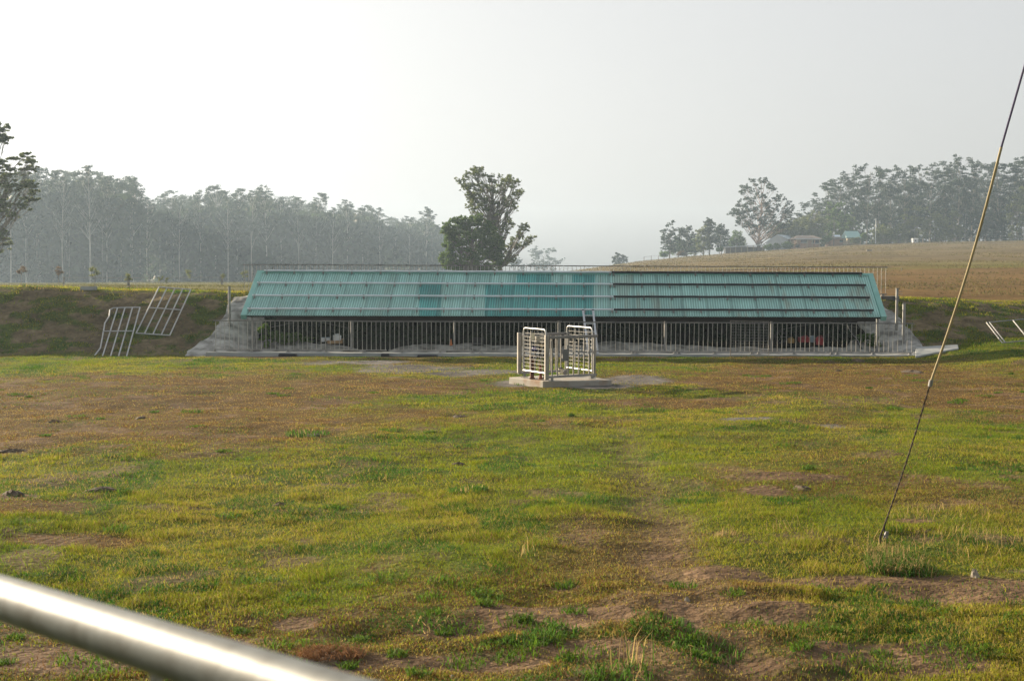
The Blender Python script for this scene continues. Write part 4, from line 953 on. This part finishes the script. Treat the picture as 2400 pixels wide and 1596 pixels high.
for c in (Lc, Cc_, ):
    mb = MB(); z0 = .22 if c is Lc else .16; dx = (Cc_-Lc).normalized(); px_ = Vector((-dx.y, dx.x, 0))
    mb.bar((c.x, c.y, z0), (c.x, c.y, ZT+.05), .09, .06, (dx.x, dx.y, 0)); mb.build('corner_post', M['penlight'], pen, bevel=.004)
for c in (Rc_, Bc_):
    mb = MB(); mb.tube([(c.x, c.y, .16), (c.x, c.y, ZT)], .028, 10); mb.build('corner_post', M['penlight'], pen, smooth=True)
for a, b, nb in ((Cc_, Rc_, 9), (Lc, Bc_, 9)):
    s0, s1 = seg(a, b, ZT, ZT, -.02, 1.06); mb = MB(); mb.bar(s0, s1, .055, .06); mb.build('top_rail', M['railtop'], pen, bevel=.004)
    s0, s1 = seg(a, b, ZB, ZB, -.02, 1.03); mb = MB(); mb.bar(s0, s1, .05, .05); mb.build('bottom_rail', M['galvdull'], pen)
    for i in range(1, nb):
        if a is Cc_ and i in (3,): continue
        s0, s1 = seg(a, b, ZB, ZT-.03, i/nb, i/nb); mb = MB(); mb.tube([s0, s1], .0165, 8); mb.build('picket', M['penlight'], pen, smooth=True)
def archgate(a, b, u0, u1, ztop, zb):
    # arched tube gate with mesh
    A_, B_ = seg(a, b, 0, 0, u0, u1); rr_ = .1; d = (B_-A_).normalized(); W_ = (B_-A_).length
    pts = [A_+Vector((0, 0, zb))]; pts.append(A_+Vector((0, 0, ztop-rr_)))
    for k in range(1, 6): t_ = k/6*math.pi/2; pts.append(A_+d*(rr_-rr_*math.cos(t_))+Vector((0, 0, ztop-rr_+rr_*math.sin(t_))))
    pts.append(A_+d*rr_+Vector((0, 0, ztop))); pts.append(B_-d*rr_+Vector((0, 0, ztop)))
    for k in range(1, 6): t_ = k/6*math.pi/2; pts.append(B_-d*(rr_-rr_*math.sin(t_))+Vector((0, 0, ztop-rr_+rr_*math.cos(t_))))
    pts += [B_+Vector((0, 0, ztop-rr_)), B_+Vector((0, 0, zb))]
    mb = MB(); mb.tube(pts, .018, 10); fr = mb.build('gate_frame', M['galv'], pen, smooth=True)
    mb = MB(); mb.tube([A_+Vector((0, 0, zb+.04)), B_+Vector((0, 0, zb+.04))], .018, 8); mb.build('gate_bottom_rail', M['galv'], pen, smooth=True)
    mb = MB()
    for k in range(10):
        z = zb+.14+k*(ztop-zb-.2)/9.6; ins = .08 if k == 9 else 0
        mb.tube([A_+d*ins+Vector((0, 0, z)), B_-d*ins+Vector((0, 0, z))], .0036, 5)
    for k in range(1, 6): mb.tube([A_+d*(W_*k/6)+Vector((0, 0, zb+.04)), A_+d*(W_*k/6)+Vector((0, 0, ztop-.04))], .0030 if k != 2 else .010, 5)
    mb.build('gate_mesh', M['galvdull'], pen)
archgate(Lc, Cc_, .16, .97, 1.26, .26); archgate(Bc_, Rc_, .03, .93, 1.27, .26)
for c in (Lc, Cc_, Rc_):
    o_ = Vector((.12, -.02, 0)) if c is not Rc_ else Vector((-.05, -.02, 0)); mb = MB(); mb.box((c.x+o_.x, c.y+o_.y, .135), (.16, .1, .012)); mb.box((c.x+o_.x, c.y+o_.y, .175), (.06, .05, .08)); mb.build('foot', M['galvdull'], pen)
mb = MB(); s0, s1 = seg(Cc_, Rc_, .68, .68, .30, .46); c = (s0+s1)/2; mb.box((c.x, c.y-.04, .69), (.17, .05, .26), math.atan2(Rc_.y-Cc_.y, Rc_.x-Cc_.x)); mb.build('latch_plate', M['railtop'], pen, bevel=.006)
for (x, y, w, h, m_) in ((1249, 789, .09, .16, 'cream'), (1362, 787, .07, .10, 'cream')):
    p = P(x, y, 30.4 if x < 1300 else 31.6); mb = MB(); mb.box(p, (w*.8, .02, h)); tg_ = mb.build('tag_plate', M[m_], pen)
# valves and pipes inside
inn = Lc.lerp(Cc_, .55)+Vector((.22, .12, 0))
val = thing('water_manifold', 'rusty pipe manifold with dark valves inside the left of the steel pen', 'water valves', (inn.x, inn.y, .13))
def ip(px, py, dd=0): return P(px, py, 30.7+dd)
for x, r_, m_, y0, y1 in ((1247, .045, 'rustpipe', 834, 887), (1267, .034, 'copper', 858, 886), (1276, .024, 'blackmetal', 815, 886)):
    a = ip(x, y1); a.z = .12; b = ip(x, y0); b.x = a.x; b.y = a.y; mb = MB(); mb.tube([a, b], r_, 12); mb.tube([a, a+Vector((0, 0, .03))], r_*1.5, 12); mb.tube([b-Vector((0, 0, .03)), b+Vector((0, 0, .01))], r_*1.25, 12); mb.build('standpipe', M[m_], val, smooth=True)
mb = MB(); mb.tube([ip(1258, 856), ip(1276, 856)], .022, 10); mb.tube([ip(1264, 843), ip(1264, 858)], .03, 10); mb.build('elbow', M['brass'], val, smooth=True)
mb = MB()
for yy in (822, 837): mb.tube([ip(1242, yy), ip(1277, yy-1)], .03, 10)
for i in range(7):
    for yy in (820, 835): c = ip(1243+i*5.2, yy+(i % 2)*2); mb.tube([c, c+Vector((0, 0, .055))], .012, 6)
mb.build('valve_bank', M['blackmetal'], val, smooth=True)
for i, yy in ((0, 823), (3, 824), (5, 822), (1, 838), (2, 839), (4, 838)):
    mb = MB(); c = ip(1245+i*5.5, yy, -.05); mb.box(c, (.02, .02, .05)); mb.build('valve_tap', M['white'], val)
mb = MB(); c = ip(1252, 817); mb.box(c, (.11, .08, .07), taper=.6); mb.build('valve_cap', M['blue'], val, bevel=.01)
mb = MB(); mb.tube([ip(1255, 808), ip(1276, 808)], .018, 8); mb.tube([ip(1267, 806), ip(1270, 815)], .028, 8); mb.build('pipe_fitting', M['brass'], val, smooth=True)
mb = MB(); mb.tube([ip(1248, 800), ip(1256, 803), ip(1258, 812)], .016, 8); mb.build('air_valve', M['galv'], val, smooth=True)
bx = thing('control_box', 'tan metal control box mounted inside the mesh gate of the pen', 'control box', tuple(ip(1265, 797)))
mb = MB(); mb.box(ip(1266, 795.5), (.21, .1, .15), .1); mb.build('casing', M['boxgrey'], bx, bevel=.006)
mb = MB(); mb.box(ip(1266, 795.5)+Vector((0, -.056, 0)), (.18, .008, .12), .1); mb.build('door', M['boxgrey'], bx)
mb = MB(); c = ip(1266, 803); mb.tube([(c.x, c.y+.03, .13), (c.x, c.y+.03, c.z)], .014, 8); mb.build('stand', M['galvdull'], bx)
p = PZ(1314, 876, .15); t = thing('bucket', 'small cream bucket with a black lid standing inside the pen', 'bucket', tuple(p)); mb = MB(); mb.lathe(p, [(0, .045), (.12, .055)], 16); mb.build('pail', M['cream'], t, smooth=True); mb = MB(); mb.lathe(p+Vector((0, 0, .12)), [(0, .06), (.025, .06)], 16); mb.build('lid', M['blackmetal'], t)
p = PZ(1324, 878, .15); t = thing('drum_fitting', 'small dark pipe fitting on the slab beside the cream bucket', 'pipe fitting', tuple(p)); mb = MB(); mb.tube([p+Vector((0, 0, .0)), p+Vector((0, 0, .10))], .04, 10); mb.build('flange', M['railtop'], t, smooth=True); mb = MB(); mb.tube([p+Vector((-.05, 0, .06)), p+Vector((.05, 0, .06))], .02, 8); mb.build('tee', M['galvdull'], t)

# ------------------------------------------------------------ guy wire
anc = PT(2063, 1272); tp1 = P(2400, 160, 10.9); g1 = P(2180, 900, 12.0); g2 = P(2347, 345, 11.2)
t = thing('guy_wire', 'leaning guy wire with a sun-faded sleeve anchored in the grass at right', 'guy wire', tuple(anc))
a0 = P(2075, 1225, 12.55)
# twisted strands
mb = MB()
for ph_ in (0, math.pi):
    pts = []
    for i in range(70):
        f_ = i/69; c = a0.lerp(g1, f_)+Vector((math.sin(f_*math.pi)*.012, 0, 0)); a = ph_+i*1.1; pts.append(c+Vector((math.cos(a)*.0035, math.sin(a)*.0035, 0)))
    mb.tube(pts, .0055, 5)
mb.build('strand', M['wire'], t, smooth=True)
mb = MB(); pts = [g1.lerp(g2, i/12)+Vector((math.sin(i/12*math.pi)*.03, 0, 0)) for i in range(13)]; mb.tube(pts, .0108, 10); mb.build('sleeve', M['sleeve'], t, smooth=True)
mb = MB(); far_ = g2+(tp1-g2)*2.6; mb.tube([g2, tp1, far_], .009, 8); mb.build('upper_strand', M['purple'], t, smooth=True)
mb = MB(); mb.tube([g1-Vector((0, 0, .02)), g1+(g2-g1).normalized()*.04], .019, 10); mb.build('ferrule', M['galvdull'], t)
mb = MB(); mb.tube([anc-Vector((0, 0, .1)), anc+Vector((0, 0, .06)), a0], [.011, .011, .009], 8); mb.tube([anc+Vector((.05, 0, .07)), anc+Vector((.035, 0, .12)), a0], .006, 6); mb.tube([anc+Vector((0, 0, .0)), anc+Vector((.03, 0, .02)), anc+Vector((.055, 0, .09)), anc+Vector((.0, 0, .07))], .008, 6); mb.build('anchor_rod', M['wire'], t, smooth=True)
mb = MB(); mb.tube([anc+Vector((.045, -.01, .05)), anc+Vector((.06, -.01, .11))], [.022, .016], 10); mb.build('clamp', M['railtop'], t, smooth=True)
# ------------------------------------------------------------ gate at the camera
A = P(0, 1399, 1.50); B = P(420, 1532, 1.19); dAB = B-A
gt = thing('farm_gate', 'out-of-focus galvanised gate with a thick tubular top rail in the near left corner', 'gate', (A.x, A.y, 1.0))
pts = [A+dAB*k for k in (-2.2, -1.2, 0, .5, 1, 1.5, 2.0)]
mb = MB(); mb.tube(pts, .024, 32); mb.build('top_rail', M['pipe'], gt, smooth=True)
c = P(366, 1512, A.lerp(B, 366/420).y); mb = MB(); mb.tube([(c.x, c.y, 1.05), (c.x, c.y, c.z-.02)], .006, 16); mb.build('upright', M['galvdull'], gt, smooth=True)
for k in (-2.15, 1.95):
    c = A+dAB*k; mb = MB(); mb.tube([(c.x, c.y, .95), (c.x, c.y, c.z-.02)], .018, 16); mb.build('upright', M['galv'], gt, smooth=True)
a_ = A+dAB*-2.15; b2 = A+dAB*1.95; mb = MB(); mb.tube([(a_.x, a_.y, 1.2), (b2.x, b2.y, 1.2)], .018, 12); mb.build('lower_rail', M['galv'], gt, smooth=True)

# ------------------------------------------------------------ clods, stones
def lump(name, px, py, w, h, m_, lab, cat, seed, rough_=.5, ry=.7):
    p = PT(px, py); n1, n2 = 22, 9; vs = []; fs = []
    for j in range(n2+1):
        t_ = j/n2; rr2 = math.cos(t_*math.pi/2)
        for i in range(n1):
            a = i/n1*2*math.pi; nz = 1+rough_*(float(vnoise(math.cos(a)*2+seed, math.sin(a)*2+t_*3, seed))-.5)
            fz = 1+rough_*(float(vnoise(math.cos(a)*3+seed*2, math.sin(a)*3+t_*5, seed+3))-.5)
            vs.append((math.cos(a)*w/2*rr2*nz, math.sin(a)*w/2*ry*rr2*nz, -.03+(h*(.7 if m_ == 'soil' else 1)+.03)*math.sin(t_*math.pi/2)*fz))
    for j in range(n2):
        for i in range(n1): fs.append((j*n1+i, j*n1+(i+1) % n1, (j+1)*n1+(i+1) % n1, (j+1)*n1+i))
    mb = MB(); mb.add(vs, fs); o = mb.build(name, M[m_], None, smooth=(m_ != 'stone')); o.location = p; o.rotation_euler.z = seed
    return tag(o, lab, cat)
for i, (x, y, w, h, lab) in enumerate([
    (240, 1150, .42, .07, 'large dark clod pile in the left foreground grass'), (735, 1022, .38, .06, 'dark clod beside a green tuft left of centre'), (1075, 1090, .22, .05, 'small brown clod in the centre grass'),
    (655, 1183, .2, .04, 'small dark clod right of the large clod pile'), (2010, 846, .55, .08, 'dark mound nearest the railing at right'), (1945, 848, .4, .04, 'flat dark mound just left of the one nearest the railing'), (1965, 870, .2, .05, 'small dark clod below the mounds at right'),
    (2140, 872, .8, .06, 'wide dark mound left of the guy wire'), (30, 1160, .3, .07, 'dark clod at the left edge of the photo'), (125, 990, .3, .05, 'dark clod in the brown patch at left'), (1880, 1145, .35, .04, 'dark patch of upturned soil right of centre'), (1080, 978, .4, .05, 'dark weed clump straight in front of the pen'), (30, 1060, .5, .06, 'long dark clod low at the left edge'), (330, 980, .25, .04, 'small dark clod in the middle of the brown patch')]):
    lump('soil_clod', x, y, w, h, 'soil', lab, 'clod', i+1)
lump('stone', 2285, 1352, .09, .06, 'stone', 'angular grey stone on the bare soil right of the wire anchor', 'stone', 21, .6, .8)
lump('stone', 1610, 1408, .05, .03, 'stone', 'pale round pebble on the foreground track', 'stone', 22, .3, .9)
lump('stone', 1060, 1590, .04, .025, 'stone', 'pale pebble at the bottom edge of the photo', 'stone', 23, .3, .9)
o = lump('root_clump', 775, 1545, .34, .045, 'soil', 'brown dead root clump beside the gate rail', 'root clump', 24, .7)
# dry fibres on the root clump
p = PT(775, 1538); n = 900; a = rng.random(n)*6.28; r_ = .22*np.sqrt(rng.random(n)); x = p.x+np.cos(a)*r_; y = p.y+np.sin(a)*r_*.7
v_, f_, c_ = blades(x, y, .10*(.5+.7*rng.random(n)), .004*np.ones(n), .8+.5*rng.random(n), C(.20, .10, .045)*(.5+rng.random(n))[:, None], 2)
fb = npmesh('fibres', v_-np.array(o.location), f_, M['blade'], None, col=c_, nper=3); fb.parent = o; fb.rotation_euler.z = -24

# ------------------------------------------------------------ hilltop buildings
def hz_(x, d): return TZ((x-1200)/3200*d, d)
def gable(name, x0, x1, ye, yr, yb, d, dep, wallm, roofm, lab, hip=0.0, win=(), over=.4, ridge_x=None):
    a = P(x0, yb, d); b = P(x1, yb, d); zb = min(hz_(x0, d), hz_(x1, d), a.z)-.3; ze = P(x0, ye, d).z; zr = P(x0, yr, d).z
    t = thing(name, lab, 'building', ((a.x+b.x)/2, d, zb)); w = b.x-a.x
    mb = MB(); mb.box(((a.x+b.x)/2, d+dep/2, (zb+ze)/2), (w, dep, ze-zb)); mb.build('wall', M[wallm], t)
    mb = MB(); X0, X1, Y0, Y1 = a.x-over, b.x+over, d-over, d+dep+over; hx = hip*w; ym = d+dep/2
    top = [(X0+hx, ym, zr), (X1-hx, ym, zr)]; bs = [(X0, Y0, ze), (X1, Y0, ze), (X1, Y1, ze), (X0, Y1, ze)]; lo = [(x_, y_, z_-.15) for x_, y_, z_ in bs]
    mb.add(bs+top+lo, [(0, 1, 5, 4), (1, 2, 5), (2, 3, 4, 5), (3, 0, 4), (9, 8, 7, 6), (0, 6, 7, 1), (1, 7, 8, 2), (2, 8, 9, 3), (3, 9, 6, 0)]); mb.build('roof', M[roofm], t)
    for wx, wy, ww, wh in win:
        c = P(wx, wy, d-.02); s_ = d/3200; mb = MB(); mb.box(c, (ww*s_, .12, wh*s_)); wo = mb.build('window', M['window'], t)
        mb = MB(); mb.box(c+Vector((0, -.02, -wh*s_/2-.08)), (ww*s_+.3, .2, .12)); so_ = mb.build('sill', M['wallgrey'], None); so_.parent = wo
    return t
# grey gabled shed: gable end turned to us on its left
def metal_shed():
    d = 438; a = P(1796, 580, d); zb = hz_(1796, d)-.5; t = thing('metal_shed', 'pale grey metal shed with a bluish roof beside the brick house', 'shed', (a.x, d, zb))
    pe = P(1796, 567, d); pr = P(1822, 551, d); pe2 = P(1848, 562, d+1); dx = Vector((2.4, 7.5, 0))
    A_ = [Vector((pe.x, d, zb)), Vector((pe2.x, d+1, zb)), Vector((pe2.x, d+1, pe2.z)), pr, pe]; Bk_ = [p+dx for p in A_]
    mb = MB(); mb.add(A_+Bk_, [(0, 1, 2, 3, 4), (9, 8, 7, 6, 5), (0, 4, 9, 5), (1, 6, 7, 2)]); mb.build('wall', M['wallgrey'], t)
    R2 = P(1866, 561, d+1); up_v = Vector((0, 0, .12)); e1 = pr+up_v; e2 = pr+dx+up_v+Vector((3.2, 0, 0)); e3 = Vector((R2.x, d+5, R2.z)); e4 = Vector((pe2.x-.0, d+.6, pe2.z))+up_v
    mb = MB(); pts_ = [e1, e4, e3, e2]; mb.add(pts_+[p-Vector((0, 0, .1)) for p in pts_], [(0, 1, 2, 3), (7, 6, 5, 4), (0, 4, 5, 1), (1, 5, 6, 2), (2, 6, 7, 3), (3, 7, 4, 0)])
    l1 = pe+up_v; l2 = pe+dx+up_v; pts_ = [l1, e1, e2-Vector((3.2, 0, 0)), l2]; mb.add(pts_+[p-Vector((0, 0, .1)) for p in pts_], [(0, 1, 2, 3), (7, 6, 5, 4), (0, 4, 5, 1), (1, 5, 6, 2), (2, 6, 7, 3), (3, 7, 4, 0)])
    mb.build('roof', M['roofmetal'], t)
    mb = MB(); c = P(1818, 574, d-.1); mb.box(c, (2.4, .1, 2.0)); mb.build('door', M['wallgrey'], t)
metal_shed()
h1 = gable('brick_house', 1866, 1922, 560, 551, 578, 430, 9, 'brick', 'rooftile', 'low red brick house with a brown hipped roof and a veranda on the hill', .28, ((1884, 566, 14, 6), (1905, 567, 5, 6), (1915, 567, 8, 7)), .8)
for x in (1868, 1892, 1904, 1921):
    a = P(x, 577, 429.1); b = P(x, 561, 429.1); mb = MB(); mb.bar((a.x, 429.1, hz_(x, 429)-.2), b, .2, .2, (1, 0, 0)); mb.build('veranda_post', M['walltan'], h1)
mb = MB(); a = P(1864, 560.8, 429); b = P(1924, 560.8, 429); mb.bar(a, b, .1, .22); mb.build('gutter', M['wallgrey'], h1)
h2 = gable('brick_house', 1948, 1988, 559, 552, 574, 434, 8, 'brick', 'rooftile', 'second brick house with a brown roof and bright skylight sheet, left of the teal roof', .25, ((1972, 565, 8, 5),), .6)
mb = MB(); c = P(1961, 555.5, 433.9); mb.box(c+Vector((0, .1, .3)), (2.2, 1.2, .15), rx=R(25)); mb.build('skylight', M['roofmetal'], h2)
gable('teal_roofed_cottage', 1986, 2018, 557, 541, 574, 428, 8, 'walltan', 'rooffade', 'small tan cottage with a steep faded teal roof on the hill', .08, ((1994, 566, 4, 7),), .3)
gable('white_hut', 2140, 2152, 560.5, 558.5, 569, 424, 2, 'white', 'wallgrey', 'tiny white hut in front of the scrub on the right hill', .0, ((2146, 564, 3, 3),), .1)
# low carport / machinery shed
d = 436; a = P(1694, 580, d); b = P(1792, 574, d); cs_ = thing('carport', 'long low open-sided carport roof on posts left of the metal shed', 'carport', ((a.x+b.x)/2, d, hz_(1740, d)))
mb = MB(); mb.bar(a+Vector((0, 2.5, 0)), b+Vector((0, 2.5, 0)), 5.5, .22); mb.build('roof', M['wallgrey'], cs_)
for x in (1698, 1712, 1724, 1738, 1752, 1766, 1788):
    p = P(x, 580-(x-1694)*.061, d); mb = MB(); mb.bar((p.x, d, hz_(x, d)-.3), (p.x, d, p.z), .22, .22, (1, 0, 0)); mb.build('post', M['walltan'], cs_)
mb = MB(); p0, p1 = P(1700, 590, d+5), P(1792, 590, d+5); mb.box(((p0.x+p1.x)/2, d+5, (a.z+hz_(1740, d))/2), (p1.x-p0.x, .2, 2.2)); mb.build('back_wall', M['rooftile'], cs_)
# power poles
for x, yt, yb, m_, lab in ((2052, 513, 572, 'wallgrey', 'tall pale power pole in front of the wood on the right hill'), (1954, 530, 578, 'postwood', 'thin brown pole between the two brick houses')):
    d = 424; b = P(x, yb, d); b.z = hz_(x, d)-.2; tz_ = P(x, yt, d).z; t = thing('power_pole', lab, 'power pole', tuple(b)); mb = MB(); mb.tube([b, (b.x, b.y, tz_)], [.17, .11], 8); mb.build('pole', M[m_], t, smooth=True)
    mb = MB(); mb.box((b.x, b.y-.15, tz_-2.2), (.5, .3, .7)); mb.build('pole_box', M['wallgrey'], t)
# fences on the hill
def hfence(lab, pts_px, d0, h, every, rails, m_='postwood'):
    P0 = []
    for (x, d) in pts_px: P0.append(Vector(((x-1200)/3200*d, d, 0)))
    t = thing('paddock_fence', lab, 'fence', tuple(Vector((P0[0].x, P0[0].y, TZ(P0[0].x, P0[0].y))))); pr = []
    for a, b in zip(P0[:-1], P0[1:]):
        n = max(1, int((b-a).length/every))
        for i in range(n): pr.append(a.lerp(b, i/n))
    pr.append(P0[-1])
    for p in pr: p.z = TZ(p.x, p.y); mb = MB(); mb.bar(p-Vector((0, 0, .2)), p+Vector((0, 0, h*random.uniform(.92, 1.06))), .16, .16, (1, 0, 0)); mb.build('fence_post', M[m_], t)
    mb = MB()
    for r_ in rails:
        for a, b in zip(pr[:-1], pr[1:]): mb.bar(a+Vector((0, 0, r_*h)), b+Vector((0, 0, r_*h)), .05, .05)
    mb.build('fence_rails', M[m_], t)
hfence('post and rail fence at the left end of the hilltop, against the sky', [(1508, 432), (1542, 430)], 0, 1.25, 1.9, (.95,))
hfence('long wire fence along the top of the right hill before the wood', [(2040, 421), (2200, 420), (2480, 420)], 0, 1.3, 4.5, (.5, .92))
hfence('sparse wire fence across the left paddock by the small trough', [(150, 150), (300, 150), (520, 150)], 0, .9, 9, (.9,))
for x, y, d, lab in ((1642, 604, 380, 'short white-topped marker post alone on the hillside'), (1690, 600, 380, 'thin bare stake on the hillside right of the white-topped post'), (2113, 635, 190, 'grey stake on the slope right of the back railing'), (2270, 630, 200, 'grey stake on the slope left of the guy wire')):
    q9 = PT(x, y); X, d = q9.x, q9.y; b = Vector((X, d, TZ(X, d))); t = thing('marker_post', lab, 'post', tuple(b)); h = 7*d/3200; mb = MB(); mb.tube([b-Vector((0, 0, .1)), b+Vector((0, 0, h))], d*.0003, 6); mb.build('stake', M['postwood'], t)
    if 'white' in lab: mb = MB(); mb.tube([b+Vector((0, 0, h)), b+Vector((0, 0, h*1.35))], d*.0005, 8); mb.build('marker_cap', M['white'], t)
for x, y, w, lab in ((2037, 589, 1.1, 'low dark trough in the middle of the hillside'), (208, 680, .6, 'small concrete trough on the left paddock between saplings')):
    q9 = PT(x, y); X, d = q9.x, q9.y; w *= d/270 if y < 600 else d/55; b = Vector((X, d, TZ(X, d))); t = thing('water_trough', lab, 'trough', tuple(b)); mb = MB(); h = w*.25
    for sy in (-1, 1): mb.box((b.x, b.y+sy*w*.18, b.z+h/2), (w, .1*w/2, h))
    for sx in (-1, 1): mb.box((b.x+sx*w*.47, b.y, b.z+h/2), (.06*w, w*.3, h))
    mb.build('basin', M['kerb' if d < 200 else 'postwood'], t); mb = MB(); mb.box((b.x, b.y, b.z+h*.55), (w*.85, w*.28, .02)); mb.build('water_surface', M['window'], t)

# ------------------------------------------------------------ haze
mb = MB(); mb.box((0, 455, 17), (1860, 1070, 64))
hz = mb.build('haze', bpy.data.materials.new('haze_air'), None); tag(hz, kind='stuff')
hm = hz.data.materials[0]; hm.use_nodes = True; n = hm.node_tree.nodes; l = hm.node_tree.links
for nd in list(n):
    if nd.type != 'OUTPUT_MATERIAL': n.remove(nd)
pv = n.new('ShaderNodeVolumePrincipled'); pv.inputs['Color'].default_value = (.62, .80, 1, 1); pv.inputs['Density'].default_value = .00034; pv.inputs['Anisotropy'].default_value = .35
l.new(pv.outputs[0], [x for x in n if x.type == 'OUTPUT_MATERIAL'][0].inputs['Volume'])
print('min ground', float(gz.min()), 'max', float(gz.max()))
